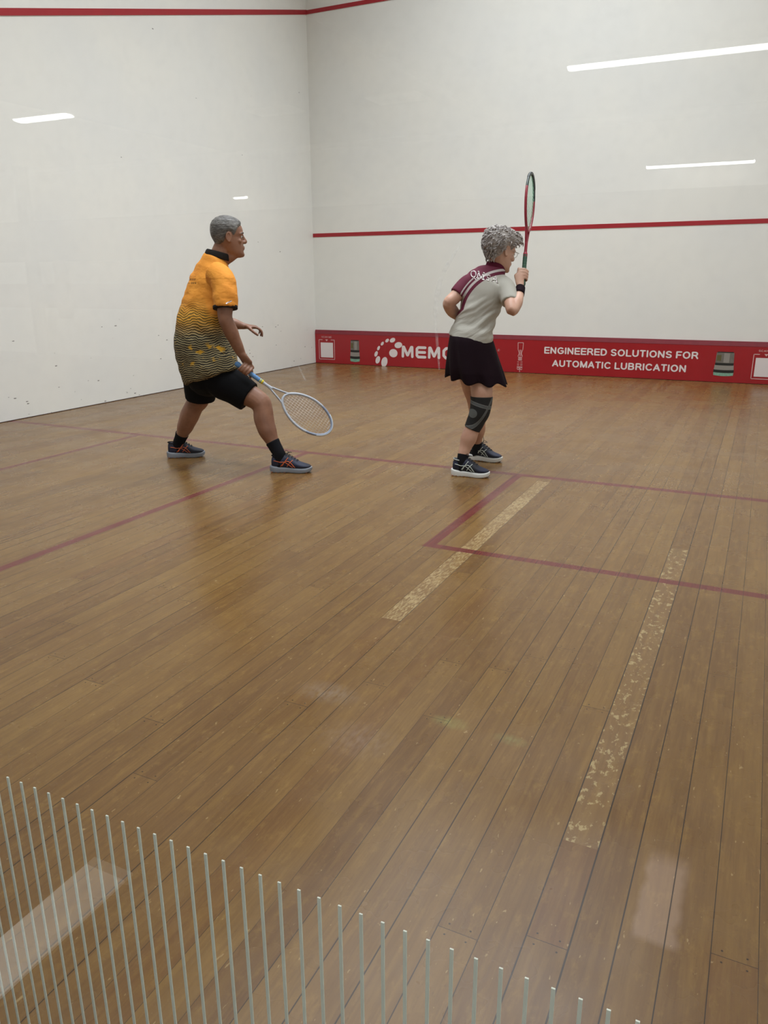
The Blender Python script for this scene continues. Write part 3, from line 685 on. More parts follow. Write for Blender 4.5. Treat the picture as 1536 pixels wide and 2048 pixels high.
    mk = MB()
    for sg in (-1, 1):
        for L_, r_ in marks:
            pts = []
            for i in range(len(L_) * 4 - 3):
                P_ = cr([Vector(q) for q in L_], i / (len(L_) * 4 - 4)); w, zz = side(P_.x, P_.y); pts.append(T(P_.x, sg * w, zz))
            mk.add(tube(pts, [(r_, 0.0014)] * len(pts), 6, 1, ref=(0, 0, 1)))
    mk.build('side_marks', mats['marks'], up)
    return up

def racket(name, butt, d, nrm, label, mats, L=0.685, hw=0.107, hl=0.345, rv=0.0085):
    t = empty(name, (0, 0, 0)); d = Vector(d).normalized(); nrm = Vector(nrm); nrm = (nrm - d * nrm.dot(d)).normalized(); s = d.cross(nrm); B = Vector(butt)
    P = lambda a, b, c=0.0: B + d * a + s * b + nrm * c
    gp = MB(); gl_ = 0.185
    pts = [P(x, 0) for x in [0, 0.006, 0.02] + [0.02 + i * (gl_ - 0.02) / 40 for i in range(1, 41)]]
    rad = [(0.0185, 0.0165), (0.019, 0.017), (0.0155, 0.0135)] + [(0.0148 + 0.0007 * (i % 4 > 1), 0.0130 + 0.0007 * (i % 4 > 1)) for i in range(1, 41)]
    gp.add(tube(pts, rad, 12, 1, ref=s)); gp.build('grip', mats['grip'], t)
    b = MB().add(tube([P(gl_ - 0.012, 0), P(gl_ + 0.004, 0)], [(0.0152, 0.0136)] * 2, 12, 1, ref=s)); b.build('grip_band', mats['band'], t)
    cy = L - hl / 2; fr = MB()
    # frame: shaft splits into two arms that run on as the oval
    N = 64; oval_ = []
    tip = [(cy + hl / 2 * cos(a) * (1.0 if cos(a) > 0 else 1.06), hw * sin(a) * (1 - 0.16 * max(0, -cos(a)) ** 1.5)) for a in [2 * pi * i / N for i in range(N)]]
    fr_hi = [i for i in range(N) if cos(2 * pi * i / N) > 0.15]
    pts = [P(a, b_) for a, b_ in tip]
    segA = MB(); segB = MB()
    lo = [i for i in range(N) if i >= 13 and i <= 51]; hi = list(range(51, 64)) + list(range(0, 14))
    segA.add(tube([pts[i] for i in hi], [(0.0085, rv)] * len(hi), 10, 1, ref=nrm)); segB.add(tube([pts[i] for i in lo], [(0.0085, rv)] * len(lo), 10, 1, ref=nrm))
    th = cy - hl / 2 * 1.02
    for sg in (-1, 1):
        segB.add(tube([P(gl_ + 0.06, 0.003 * sg), P(gl_ + 0.085, 0.010 * sg), P(th + 0.01, 0.040 * sg), P(cy - hl * 0.36, 0.071 * sg), P(cy - hl * 0.26, 0.088 * sg)], [(0.008, 0.006), (0.008, 0.006), (0.008, 0.006), (0.0085, 0.007), (0.0085, 0.007)], 10, 4, ref=nrm))
    segB.add(tube([P(gl_, 0), P(gl_ + 0.04, 0), P(gl_ + 0.075, 0)], [(0.0105, 0.012), (0.0095, 0.010), (0.009, 0.013)], 12, 3, ref=nrm))
    segB.build('frame', mats['frame'], t); o = segA.build('frame_top', mats['top'], t)
    bp = MB().add(tube([P(cy + (hl / 2 + 0.004) * cos(a), (hw + 0.004) * sin(a)) for a in [radians(q) for q in range(-48, 49, 6)]], [(0.0095, 0.006)] * 17, 8, 1, ref=nrm)); bp.build('bumper', mats['bumper'], t)
    sg_ = MB()
    def inside(b_):   # extent along d at side offset b_
        u = min(1, abs(b_) / hw); c_ = sqrt(1 - u * u); return cy - hl / 2 * c_ * 1.02, cy + hl / 2 * c_
    for i in range(-6, 7):
        b_ = i * hw / 7.0; a0, a1 = inside(b_); sg_.add(tube([P(a0, b_), P(a1, b_)], [0.0007] * 2, 5, 1, caps=False))
    for i in range(-8, 9):
        a = i * hl / 2 / 9.0; u = abs(a) / (hl / 2); w = hw * sqrt(1 - u * u) * (0.95 if a < 0 else 1); sg_.add(tube([P(cy + a, -w, 0.0006), P(cy + a, w, 0.0006)], [0.0007] * 2, 5, 1, caps=False))
    sg_.build('strings', mats['strings'], t)
    tag(t, label, 'squash racket'); return t

V = Vector
def glyph_mesh(word, glyphs, h, w, th, gap, name, mat, parent):
    """bold plain capitals drawn with bars; glyphs = {letter: (advance, strokes in units of the height)}"""
    mb = MB(); cx = 0.0; k = 0
    for ch in word:
        if ch == ' ': cx += 0.34 * h; continue
        adv, sts = glyphs[ch]
        for L in sts: mb.add(stroke([(cx + a * h, b * h) for a, b in L], w * h / 2, th, 0.00003 * (k % 4), roundness=3)); k += 1
        cx += (adv + gap) * h
    return mb, cx - gap * h
def arc(cx, cy, rx, ry, a0, a1, n=10): return [(cx + rx * cos(radians(lerp(a0, a1, i / n))), cy + ry * sin(radians(lerp(a0, a1, i / n)))) for i in range(n + 1)]
_l, _h = 0.09, 0.91
CAPS = {'E': (0.66, [[(0.62, _h), (_l, _h), (_l, _l), (0.62, _l)], [(_l, 0.51), (0.58, 0.51)]]),
        'N': (0.76, [[(_l, _l), (_l, _h), (0.66, _l), (0.66, _h)]]),
        'G': (0.84, [arc(0.44, 0.5, 0.34, 0.41, 50, 310, 14) + [(0.74, 0.24), (0.74, 0.48), (0.48, 0.48)]]),
        'I': (0.19, [[(_l, _l), (_l, _h)]]),
        'R': (0.74, [[(_l, _l), (_l, _h), (0.42, _h)] + arc(0.42, 0.70, 0.20, 0.21, 90, -90, 8) + [(_l, 0.49)], [(0.38, 0.49), (0.50, 0.42), (0.68, _l)]]),
        'D': (0.76, [[(_l, _l), (_l, _h), (0.34, _h)] + arc(0.34, 0.5, 0.33, 0.41, 90, -90, 10) + [(_l, _l)]]),
        'S': (0.70, [arc(0.35, 0.71, 0.25, 0.20, 25, 250, 12) + arc(0.35, 0.29, 0.26, 0.20, 80, -155, 12)]),
        'O': (0.86, [arc(0.43, 0.5, 0.34, 0.41, 0, 360, 20)]),
        'L': (0.62, [[(_l, _h), (_l, _l), (0.58, _l)]]),
        'U': (0.76, [[(_l, _h), (_l, 0.36)] + arc(0.375, 0.36, 0.285, 0.27, 180, 360, 10) + [(0.66, _h)]]),
        'T': (0.66, [[(0.06, _h), (0.60, _h)], [(0.33, _h), (0.33, _l)]]),
        'F': (0.62, [[(0.58, _h), (_l, _h), (_l, _l)], [(_l, 0.48), (0.52, 0.48)]]),
        'A': (0.76, [[(0.06, _l), (0.38, _h), (0.70, _l)], [(0.18, 0.34), (0.58, 0.34)]]),
        'M': (0.88, [[(_l, _l), (_l, _h), (0.44, _l), (0.79, _h), (0.79, _l)]]),
        'C': (0.80, [arc(0.43, 0.5, 0.34, 0.41, 42, 318, 16)]),
        'B': (0.74, [[(_l, 0.51), (_l, _h), (0.40, _h)] + arc(0.40, 0.71, 0.19, 0.20, 90, -90, 8) + [(_l, 0.51)], [(_l, 0.51), (0.42, 0.51)] + arc(0.42, 0.30, 0.22, 0.21, 90, -90, 8) + [(_l, _l), (_l, 0.51)]])}
def board_words(word, x, z, w, h, weight, mat='print_white', label=None):
    mb, wd = glyph_mesh(word, CAPS, h, weight, 0.0005, 0.13, 'lettering', None, None)
    mb.v = [(a * w / wd, b, c) for a, b, c in mb.v]
    o = mb.build('lettering', M[mat], bd, smooth=False); onboard(o, x, z); o['label'] = label or 'white words ' + word.title(); return o
board_words('ENGINEERED SOLUTIONS FOR', 3.469, 0.264, 1.873, 0.086, 0.19)
board_words('AUTOMATIC LUBRICATION', 3.585, 0.102, 1.635, 0.086, 0.19)
for x0 in (0.070, 5.945): board_words('SCAN ME', x0 + 0.045, 0.374, 0.17, 0.024, 0.14, 'print_pink', 'small words Scan Me')

# ------------------------------------------------------------ the man in the orange shirt
M['skin_m'] = skin_mat('tanned_skin', S(150, 106, 82), S(120, 80, 60))
M['hair_m'] = hair_mat('short_grey_hair', S(44, 40, 38), S(88, 84, 80), S(138, 135, 130))
M['black_cloth'] = cloth_mat('black_sports_cloth', S(9, 9, 12), 0.2)
M['sock'] = cloth_mat('black_sock_knit', S(16, 16, 20), 0.2, 300)
M['eye_white'] = simple('eye_white', S(210, 205, 198), 0.2); M['dark'] = simple('dark_iris', S(36, 26, 22), 0.2)
def mat_shirt_m():
    g = NT('orange_to_olive_striped_shirt'); co = g.coords(); x, y, z = g.xyz(co); f = g.math
    wob = f('MULTIPLY', f('SUBTRACT', g.noise(g.scale(co, (1, 1, 0.4)), 11, 3), 0.5), 0.075)
    ph = f('MULTIPLY', f('ADD', z, wob), 2 * pi / 0.0145)
    s = f('SINE', ph); br = g.noise(g.scale(co, (30, 30, 60)), 1.0, 3)
    line = g.maps(f('ADD', s, f('MULTIPLY', f('SUBTRACT', br, 0.5), 1.6)), -0.15, 0.45)
    lo = g.mix(line, S(40, 35, 26), S(148, 134, 98))
    orange = g.mix(g.maps(g.noise(co, 6, 3), 0.35, 0.7), S(228, 152, 58), S(214, 136, 48))
    zz = f('ADD', z, f('MULTIPLY', f('SUBTRACT', g.noise(co, 7, 2), 0.5), 0.10))
    zz = f('ADD', zz, f('MULTIPLY', f('MULTIPLY', g.maps(y, -0.10, -0.22), g.maps(x, -0.12, -0.04)), f('MULTIPLY', g.maps(z, 0.97, 1.06), 0.4)))
    mid = g.mix(line, S(110, 84, 30), S(205, 146, 52))
    col = g.mix(g.maps(zz, 1.01, 1.11), mid, orange)
    col = g.mix(g.maps(zz, 0.87, 0.98), lo, col)
    bl = f('MULTIPLY', g.maps(g.noise(g.scale(co, (1, 1, 1.5)), 13, 3, 0.6), 0.60, 0.68), f('MULTIPLY', g.maps(z, 0.66, 0.72), g.maps(z, 0.86, 0.80)))
    col = g.mix(f('MULTIPLY', bl, 0.85), col, S(214, 160, 34))
    # printed name on the shoulder blade
    bar = f('GREATER_THAN', f('SINE', f('MULTIPLY', z, 2 * pi / 0.022)), 0.1)
    bx_ = f('MULTIPLY', g.box(x, z, -0.235, -0.165, 1.185, 1.235), f('MULTIPLY', bar, f('GREATER_THAN', g.noise(g.scale(co, (90, 90, 20)), 1.0, 1), 0.45)))
    col = g.mix(f('MULTIPLY', bx_, 0.75), col, S(92, 66, 22))
    g.base(col); g.set(Roughness=0.8); g.b.inputs['Specular IOR Level'].default_value = 0.25
    g.bump(g.noise(g.scale(co, (1, 1, 1.8)), 13, 4), 0.6, 0.014); return g.m
M['shirt_m'] = mat_shirt_m()
man = empty('person', (2.8538, 3.8333, 0.0), radians(37.268))
tag(man, 'person in an orange and olive striped shirt and black shorts, lunging with lowered racket', 'person')
SD = V((0.5, -0.866, 0))
hm = frame_matrix((0.050, -0.010, 1.347), (1, 0.08, -0.02), (0.0, 0, 1))
HH = 0.243
rk_d = V((0.79, -0.10, -0.60)).normalized(); A_ = V((0.104, -0.222, 0.662))
pcs = head_pieces(hm, HH)
pcs.append(tube([(-0.045, 0.0, 1.28), (-0.005, -0.003, 1.36), (0.030, -0.006, 1.43)], [(0.066, 0.070), (0.058, 0.064), (0.056, 0.062)], 18, 4, ref=(0, 1, 0)))
pcs.append(tube([(0.09, -0.01, 1.372), (0.04, -0.01, 1.35), (0.0, 0, 1.33)], [0.030, 0.040, 0.05], 14, 4))
pcs.append(tube([(-0.14, 0, .60), (-0.155, 0, .80), (-0.140, 0, .94), (-0.105, 0, 1.10), (-0.080, 0, 1.21), (-0.055, 0, 1.285), (-0.03, 0, 1.33)],
                [(.15, .11), (.160, .13), (.158, .115), (.158, .098), (.140, .082), (.085, .060), (.060, .055)], 24, 4, ref=SD))
pcs.append(tube([(-0.03, -0.12, 1.235), (0.002, -0.195, 1.175), (0.003, -0.235, 1.06), (0.0, -0.25, 0.985), (0.028, -0.24, 0.905), (0.056, -0.228, 0.835), (0.084, -0.222, 0.765)],
                [.046, .052, .050, .045, .046, .038, (.030, .024)], 16, 5, ref=(1, 0, 0)))
pcs.append(ball((-0.006, -0.262, 0.975), 0.026, 10, 8))
pcs.append(tube([(-0.12, 0.12, 1.225), (-0.122, 0.205, 1.12), (-0.07, 0.27, 0.965), (-0.02, 0.285, 0.935), (0.05, 0.28, 0.922), (0.12, 0.275, 0.905)], [.044, .048, .042, .042, .038, (.026, .022)], 16, 5))
pcs += open_hand((0.122, 0.275, 0.905), (1, -0.05, -0.10), (0.1, 0, -1), (0, -1, -0.1), (22, 32, 22), 1.0, 0.024)
pcs += grip_hand((0.086, -0.222, 0.762), A_, rk_d, (0.10, 0.0, 1.0), 0.0165, 0.026, 1.04)
pcs.append(tube([(-0.085, -0.09, .66), (0.05, -0.13, .535), (0.178, -0.185, .455), (0.203, -0.205, .40), (0.206, -0.215, .345), (0.222, -0.235, .275), (0.258, -0.262, .185), (0.290, -0.287, .12), (0.298, -0.290, 0.09)],
                [.085, .080, .068, .064, .066, .061, .042, .034, .028], 20, 5, ref=(1, 0, 0)))
pcs.append(ball((0.205, -0.19, 0.452), 0.050, 14, 10))
pcs.append(tube([(-0.185, 0.08, .64), (-0.195, 0.14, .53), (-0.212, 0.19, .43), (-0.250, 0.205, .375), (-0.285, 0.222, .31), (-0.318, 0.24, .24), (-0.350, 0.27, .17), (-0.376, 0.293, .12), (-0.382, 0.30, .09)],
                [.092, .090, .072, .064, .066, .058, .042, .034, .028], 20, 5, ref=(1, 0, 0)))
fuse('body', pcs, M['skin_m'], man, 0.0046, 5)
for s in (-1, 1):
    MB().add(ball(hm @ V((0.0738, 0.032 * s, 0.515 * HH)), 0.0095, 14, 10)).build('eye', M['eye_white'], man)
    e = MB().add(ball(hm @ V((0.0835, 0.032 * s, 0.515 * HH)), (0.0035, 0.0052, 0.0052), 12, 8)).build('iris', M['dark'], man)
    br = MB().add(tube([hm @ V((0.092, 0.012 * s, 0.600 * HH)), hm @ V((0.090, 0.032 * s, 0.625 * HH)), hm @ V((0.072, 0.054 * s, 0.595 * HH))], [(0.003, 0.0016)] * 3, 8, 4)).build('eyebrow', M['hair_m'], man)
hair_mesh(hm, HH, [(-0.2, 0.20), (-0.07, 0.26), (-0.035, 0.36), (-0.015, 0.58), (0.012, 0.60), (0.022, 0.50), (0.035, 0.56), (0.05, 0.70), (0.07, 0.76), (0.085, 0.80)],
          0.009, 0.0022, 3.0, man, M['hair_m'])
# shirt
def folds_m(c, n):
    q = V((c.x * 9, c.y * 9, c.z * 4)); a = noise.noise(q) * 0.011 + noise.noise(V((q.x + 2.2 * q.z, q.y, q.z * 2.4)) * 1.6) * 0.006
    return a * (1.0 if c.z < 1.22 else 0.35) + 0.003
sp = [tube([(-0.112, -0.02, .605), (-0.126, -0.012, .66), (-0.138, 0, .73), (-0.160, 0, .82), (-0.156, 0, .93), (-0.127, 0, 1.026), (-0.096, 0, 1.12), (-0.074, 0, 1.196), (-0.058, 0, 1.262), (-0.040, 0, 1.318), (-0.022, 0, 1.350)],
           [(.215, .170), (.215, .178), (.21, .182), (.203, .172), (.195, .146), (.19, .132), (.188, .128), (.188, .118), (.155, .098), (.100, .080), (.070, .070)], 28, 4, ref=SD, caps=False),
      tube([(-0.05, -0.12, 1.255), (-0.005, -0.175, 1.215), (0.006, -0.21, 1.14), (0.004, -0.236, 1.045)], [.070, .077, .077, .075], 20, 5, ref=(1, 0, 0), caps=False),
      tube([(-0.10, 0.11, 1.25), (-0.135, 0.17, 1.20), (-0.125, 0.21, 1.12), (-0.095, 0.25, 1.03)], [.070, .074, .070, .066], 20, 5, caps=False)]
shirt = fuse('polo_shirt', sp, M['shirt_m'], man, 0.006, 8, folds_m)
M['black_trim'] = cloth_mat('black_knit_trim', S(38, 34, 32), 0.15)
MB().add(tube([(0.0043, -0.2335, 1.056), (0.004, -0.2375, 1.039)], [.0765, .0755], 28, 2, ref=(1, 0, 0), caps=False)).build('cuff', M['black_trim'], man)
MB().add(tube([(-0.0955, 0.248, 1.036), (-0.091, 0.255, 1.020)], [.067, .066], 28, 2, caps=False)).build('cuff', M['black_trim'], man)
cl = [(-0.018 + 0.075 * cos(a), 0.074 * sin(a), 1.362 - 0.020 * cos(a)) for a in [2 * pi * i / 32 for i in range(32)]]
MB().add(tube(cl, [(0.021, 0.006)] * 32, 10, closed=True, ref=(0, 0, 1))).build('collar', M['black_trim'], man)
fl = MB(); # small white flash on the sleeve
shp = shirt.data
from mathutils.bvhtree import BVHTree
def drape(mesh_obj, mb, d, off=0.0012):
    bv = BVHTree.FromPolygons([v.co for v in mesh_obj.data.vertices], [p.vertices for p in mesh_obj.data.polygons])
    out = []
    for p in mb.v:
        o_ = V(p) - V(d) * 1.0; hit = bv.ray_cast(o_, V(d)); out.append(tuple(hit[0] - V(d) * (off + (V(p) - V(p)).length)) if hit[0] is not None else p)
    mb.v = out; return mb
fm = MB(); fm.add(stroke([(0.0, 0.0), (0.008, 0.004), (0.030, 0.014)], 0.0035, 0.0)); fm.v = [(0.012 + a, 0, 1.075 + b) for a, b, c in fm.v]
drape(shirt, fm, (0, 1, 0)).build('sleeve_mark', M['print_white'], man)
# shorts
def folds_s(c, n): return noise.noise(V((c.x * 11, c.y * 11, c.z * 5))) * 0.006
fuse('shorts', [tube([(-0.148, 0, .78), (-0.148, 0, .70), (-0.140, 0, .60)], [(.165, .125), (.18, .145), (.165, .13)], 24, 4, ref=SD),
                tube([(-0.11, -0.07, .62), (-0.03, -0.10, .572), (0.05, -0.13, .528), (0.122, -0.158, .480)], [.100, .112, .108, .102], 22, 5, ref=(1, 0, 0), caps=False),
                tube([(-0.178, 0.07, .68), (-0.188, 0.115, .59), (-0.196, 0.152, .51), (-0.204, 0.176, .432)], [.115, .118, .110, .102], 22, 5, ref=(1, 0, 0), caps=False)], M['black_cloth'], man, 0.006, 6, folds_s)
# socks and shoes
MB().add(tube([(0.252, -0.258, .198), (0.270, -0.270, .160), (0.290, -0.287, .12), (0.302, -0.291, 0.075), (0.315, -0.295, 0.045)], [.0465, .043, .040, (.046, .036), (.056, .034)], 18, 4, ref=(1, 0, 0), caps=False)).build('sock', M['sock'], man)
MB().add(tube([(-0.350, 0.27, .172), (-0.364, 0.282, .14), (-0.378, 0.296, .11), (-0.385, 0.301, .075), (-0.38, .302, .045)], [.0465, .042, .040, (.046, .036), (.056, .034)], 18, 4, ref=(1, 0, 0), caps=False)).build('sock', M['sock'], man)
def shoe_upper(name, a, b):
    g = NT(name); co = g.coords(); f = g.noise(co, 9, 3); w = g.noise(co, 260, 2)
    g.base(g.mix(g.maps(f, 0.4, 0.65), a, b)); g.set(Roughness=0.7); g.bump(w, 0.3, 0.001); return g.m
mm = dict(upper=shoe_upper('navy_mesh_upper', S(16, 18, 30), S(28, 34, 62)), sole=simple('grey_foam_sole', S(128, 132, 140), 0.6, 0.06, 30), tread=simple('orange_brown_rubber', S(140, 84, 56), 0.7), trim=cloth_mat('black_collar_trim', S(22, 22, 26)),
          laces=simple('dark_laces', S(36, 34, 34), 0.7), marks=simple('orange_overlay', S(206, 98, 50), 0.5), sole_label='grey foam sole')
MK = [([(.30, .22), (.37, .5), (.45, .85)], 0.0022), ([(.42, .18), (.49, .5), (.56, .85)], 0.0022), ([(.10, .62), (.25, .55), (.42, .42), (.56, .16)], 0.0022), ([(.26, .20), (.40, .55), (.52, .55), (.62, .18)], 0.0022)]
shoe(man, (0.236, -0.273, 0), (0.494, -0.352, 0), mm, marks=MK)
shoe(man, (-0.462, 0.305, 0), (-0.205, 0.296, 0), mm, marks=MK)
# racket held low
rmat = dict(grip=simple('blue_wrap_grip', S(84, 126, 172), 0.7), band=simple('yellow_band', S(206, 190, 60), 0.6), frame=simple('pale_grey_frame', S(168, 172, 180), 0.35), top=simple('grey_blue_frame', S(126, 134, 152), 0.35),
            bumper=simple('light_bumper', S(186, 194, 202), 0.5), strings=simple('white_strings', S(214, 216, 218), 0.5))
def racket_world(owner, butt, d, nrm, *a, **k):
    Rz = Matrix.Rotation(owner.rotation_euler.z, 3, 'Z'); return racket('squash_racket', owner.location + Rz @ V(butt), Rz @ V(d), Rz @ V(nrm), *a, **k)
racket_world(man, A_ - rk_d * 0.060, rk_d, (0.05, -0.90, 0.42), 'pale grey squash racket with blue grip held low beside the knee', rmat, L=0.725, hl=0.36)
# ------------------------------------------------------------ the woman in the grey and maroon shirt
M['skin_w'] = skin_mat('fair_skin', S(202, 162, 140), S(184, 138, 116))
M['hair_w'] = hair_mat('silver_hair', S(96, 88, 84), S(150, 142, 138), S(196, 190, 184))
M['maroon'] = cloth_mat('maroon_cloth', S(88, 22, 44), 0.1)
M['dark_maroon'] = cloth_mat('very_dark_maroon_cloth', S(20, 4, 13), 0.15)
def mat_shirt_w():
    g = NT('grey_shirt_with_maroon_shoulder'); co = g.coords(); x, y, z = g.xyz(co); f = g.math
    r = f('SQRT', f('ADD', f('POWER', f('SUBTRACT', x, 0.130), 2.0), f('POWER', f('MULTIPLY', f('SUBTRACT', z, 0.985), 1.0), 2.0)))
    d = f('SUBTRACT', f('SUBTRACT', r, 0.262), f('MULTIPLY', f('MAXIMUM', f('SUBTRACT', 1.03, z), 0.0), 0.9)); inr = lambda a, b: f('MULTIPLY', f('GREATER_THAN', d, a), f('LESS_THAN', d, b))
    grey = g.mix(g.maps(g.noise(co, 5, 3), 0.3, 0.7), S(176, 172, 162), S(164, 160, 150)); mar = S(92, 22, 46); lt = S(184, 176, 172)
    col = g.mix(inr(-0.012, 0.007), grey, mar); col = g.mix(inr(0.007, 0.021), col, lt); col = g.mix(f('GREATER_THAN', d, 0.021), col, mar)
    col = g.mix(f('MULTIPLY', inr(0.033, 0.041), f('LESS_THAN', x, -0.06)), col, lt)
    g.base(col); g.set(Roughness=0.75); g.b.inputs['Specular IOR Level'].default_value = 0.3
    q = f('ADD', f('ADD', f('MULTIPLY', z, 1.0), f('MULTIPLY', x, -0.55)), f('MULTIPLY', g.noise(co, 6, 2), 0.10))
    h = f('MULTIPLY', g.noise(g.vec(f('MULTIPLY', q, 26.0), f('MULTIPLY', x, 4.0), 0.0), 1.0, 3), g.maps(z, 1.16, 0.98))
    g.bump(h, 0.55, 0.014); return g.m
M['shirt_w'] = mat_shirt_w()
wo = empty('person', (4.4357, 4.3382, 0.0), radians(18.767))
tag(wo, 'person in a grey and maroon shirt, dark skirt and knee brace, racket raised', 'person')
SW = V((0.82, -0.57, 0))
hw_ = frame_matrix((0.076, 0.030, 1.262), (0.80, 0.50, -0.26), (0.2, 0.12, 1)); HW = 0.222
wd = V((0.055, 0.36, 0.93)).normalized(); AW = V((0.241, 0.02, 1.232)); ww = V((0.224, -0.032, 1.158))
pcs = head_pieces(hw_, HW)
pcs.append(tube([(0.045, 0.045, 1.24), (0.070, 0.045, 1.29), (0.088, 0.052, 1.35)], [(0.050, 0.052), (0.045, 0.048), (0.045, 0.05)], 18, 4, ref=(0, 1, 0)))
pcs.append(tube([(-0.055, 0, .76), (-0.056, 0, .86), (-0.040, .01, .96), (-0.010, .02, 1.07), (0.012, .03, 1.16), (0.042, .04, 1.222), (0.06, .045, 1.26)],
                [(.138, .102), (.128, .090), (.108, .074), (.120, .070), (.122, .064), (.082, .050), (.050, .044)], 24, 4, ref=SW))
pcs.append(tube([(-0.07, 0.06, 1.195), (-0.13, 0.04, 1.145), (-0.18, 0.01, 1.095), (-0.212, -0.005, 1.065), (-0.19, 0.06, 1.02), (-0.155, 0.12, .985), (-0.125, 0.17, .962)], [.038, .043, .041, .036, .040, .032, (.022, .019)], 16, 5))
pcs += open_hand((-0.125, 0.17, .962), (0.6, 0.75, -0.15), (0.6, -0.5, 0.2), (0, 0.1, 1), (25, 35, 25), 0.9, 0.019)
pcs.append(tube([(0.10, 0.01, 1.175), (0.150, -0.06, 1.13), (0.166, -0.14, 1.065), (0.176, -0.175, 1.028), (0.200, -0.13, 1.07), (0.214, -0.08, 1.115), ww], [.038, .040, .038, .033, .036, .030, (.022, .018)], 16, 5))
pcs += grip_hand(ww, AW, wd, (-0.55, -0.75, 0), 0.0155, 0.020, 0.92)
pcs.append(tube([(-0.03, -0.035, .76), (-0.006, -0.062, .64), (0.010, -0.09, .54), (0.010, -0.094, .47), (0.002, -0.096, .41), (-0.020, -0.092, .35), (-0.043, -0.094, .295), (-0.062, -0.100, .24), (-0.085, -0.112, .17), (-0.098, -0.128, .12), (-0.10, -0.132, .09)],
                [.080, .074, .068, .063, .060, .053, .048, .052, .038, .030, .024], 20, 5, ref=(1, 0, 0)))
pcs.append(tube([(-0.09, 0.06, .75), (-0.075, 0.09, .63), (-0.058, 0.125, .54), (-0.032, 0.155, .44), (-0.022, 0.175, .37), (-0.008, 0.205, .30), (-0.002, 0.235, .235), (-0.008, 0.28, .16), (-0.010, 0.312, .12), (-0.010, 0.316, .09)],
                [.080, .070, .062, .052, .048, .048, .047, .035, .029, .024], 20, 5, ref=(1, 0, 0)))
fuse('body', pcs, M['skin_w'], wo, 0.0044, 5)
for s in (-1, 1):
    MB().add(ball(hw_ @ V((0.0700, 0.030 * s, 0.515 * HW)), 0.0100, 14, 10)).build('eye', M['eye_white'], wo)
    MB().add(ball(hw_ @ V((0.0790, 0.030 * s, 0.515 * HW)), (0.0033, 0.005, 0.005), 12, 8)).build('iris', M['dark'], wo)
def wthick(t, x, ph):
    a = 0.011 + 0.017 * min(1, max(0, (t - 0.35) / 0.4))
    a += 0.009 * max(0, min(1, (x - 0.02) / 0.05)) * max(0, min(1, (t - 0.66) / 0.12))
    if x < -0.03: a += 0.008 * max(0, 1 - abs(t - 0.6) / 0.4)
    return a
hair_mesh(hw_, HW, [(-0.2, 0.12), (-0.07, 0.16), (-0.035, 0.34), (-0.018, 0.60), (0.012, 0.64), (0.024, 0.54), (0.040, 0.58), (0.060, 0.70), (0.085, 0.76)], wthick, 0.0075, 11.0, wo, M['hair_w'], fscale=30)
tf = MB(); rnd = random.Random(4)
for _ in range(620):
    t = rnd.uniform(0.2, 0.985); ph = rnd.uniform(0, 2 * pi); p0 = head_point(t, ph, HW); x = p0.x * 0.24 / HW
    lim = 0.74 if x > 0.05 else 0.62 if x > 0.02 else 0.62 if x > -0.018 else 0.36 if x > -0.05 else 0.2
    if t < lim + 0.03: continue
    th = wthick(t, x, ph); b0 = head_point(t, ph, HW, th * 0.55); o1 = head_point(t, ph, HW, th + 0.004); up_ = (o1 - b0).normalized()
    flow = V((0.9 if x > 0.0 and t > 0.6 else -0.5, 0.25 * (1 if p0.y > 0 else -1) * (1 - t), -0.55 if t < 0.75 else -0.1)) + V((rnd.uniform(-.45, .45), rnd.uniform(-.4, .4), rnd.uniform(-.35, .35)))
    flow = (flow - up_ * flow.dot(up_)).normalized(); ln = rnd.uniform(0.016, 0.029); w_ = rnd.uniform(0.0032, 0.0058)
    tf.add(tube([hw_ @ b0, hw_ @ (o1 + flow * ln * 0.45), hw_ @ (o1 + flow * ln * 0.9 - up_ * 0.002), hw_ @ (o1 + flow * ln * 1.2 - up_ * 0.007)], [(w_, w_), (w_, w_ * .7), (w_ * .6, w_ * .4), (0.0006, 0.0006)], 6, 2))
tf.build('hair_locks', M['hair_w'], wo)
gs = MB(); gk = HW / 0.24
for s in (-1, 1):
    gs.add(tube([hw_ @ V((0.086, (0.030 + 0.021 * cos(a)) * s, (0.505 + 0.075 * sin(a)) * HW)) for a in [2 * pi * i / 20 for i in range(20)]], [0.0013] * 20, 6, closed=True))
    gs.add(tube([hw_ @ V((0.090, 0.051 * s, 0.54 * HW)), hw_ @ V((0.082, 0.068 * s, 0.55 * HW)), hw_ @ V((0.03, 0.074 * s, 0.55 * HW)), hw_ @ V((-0.006, 0.074 * s, 0.56 * HW))], [0.0013] * 4, 6, 4))
gs.add(tube([hw_ @ V((0.090, -0.009, 0.52 * HW)), hw_ @ V((0.095, 0, 0.535 * HW)), hw_ @ V((0.090, 0.009, 0.52 * HW))], [0.0012] * 3, 6, 3))
gs.build('glasses', simple('thin_metal_spectacle_rim', S(170, 165, 155), 0.3, metal=0.8), wo)
def folds_w(c, n):
    q = c.z - 0.55 * c.x + 0.03 * noise.noise(c * 7); am = max(0, min(1, (1.12 - c.z) / 0.15)) * max(0.12, min(1, (c.z + 0.28 * c.x - 0.865) / 0.05))
    a = noise.noise(V((q * 20, c.x * 3, c.y * 3))) * 0.022 * am + noise.noise(V((q * 42, c.x * 5, 2))) * 0.009 * am
    if n.y > 0.2: a *= 0.4
    return a + noise.noise(c * 10) * 0.003 + 0.002
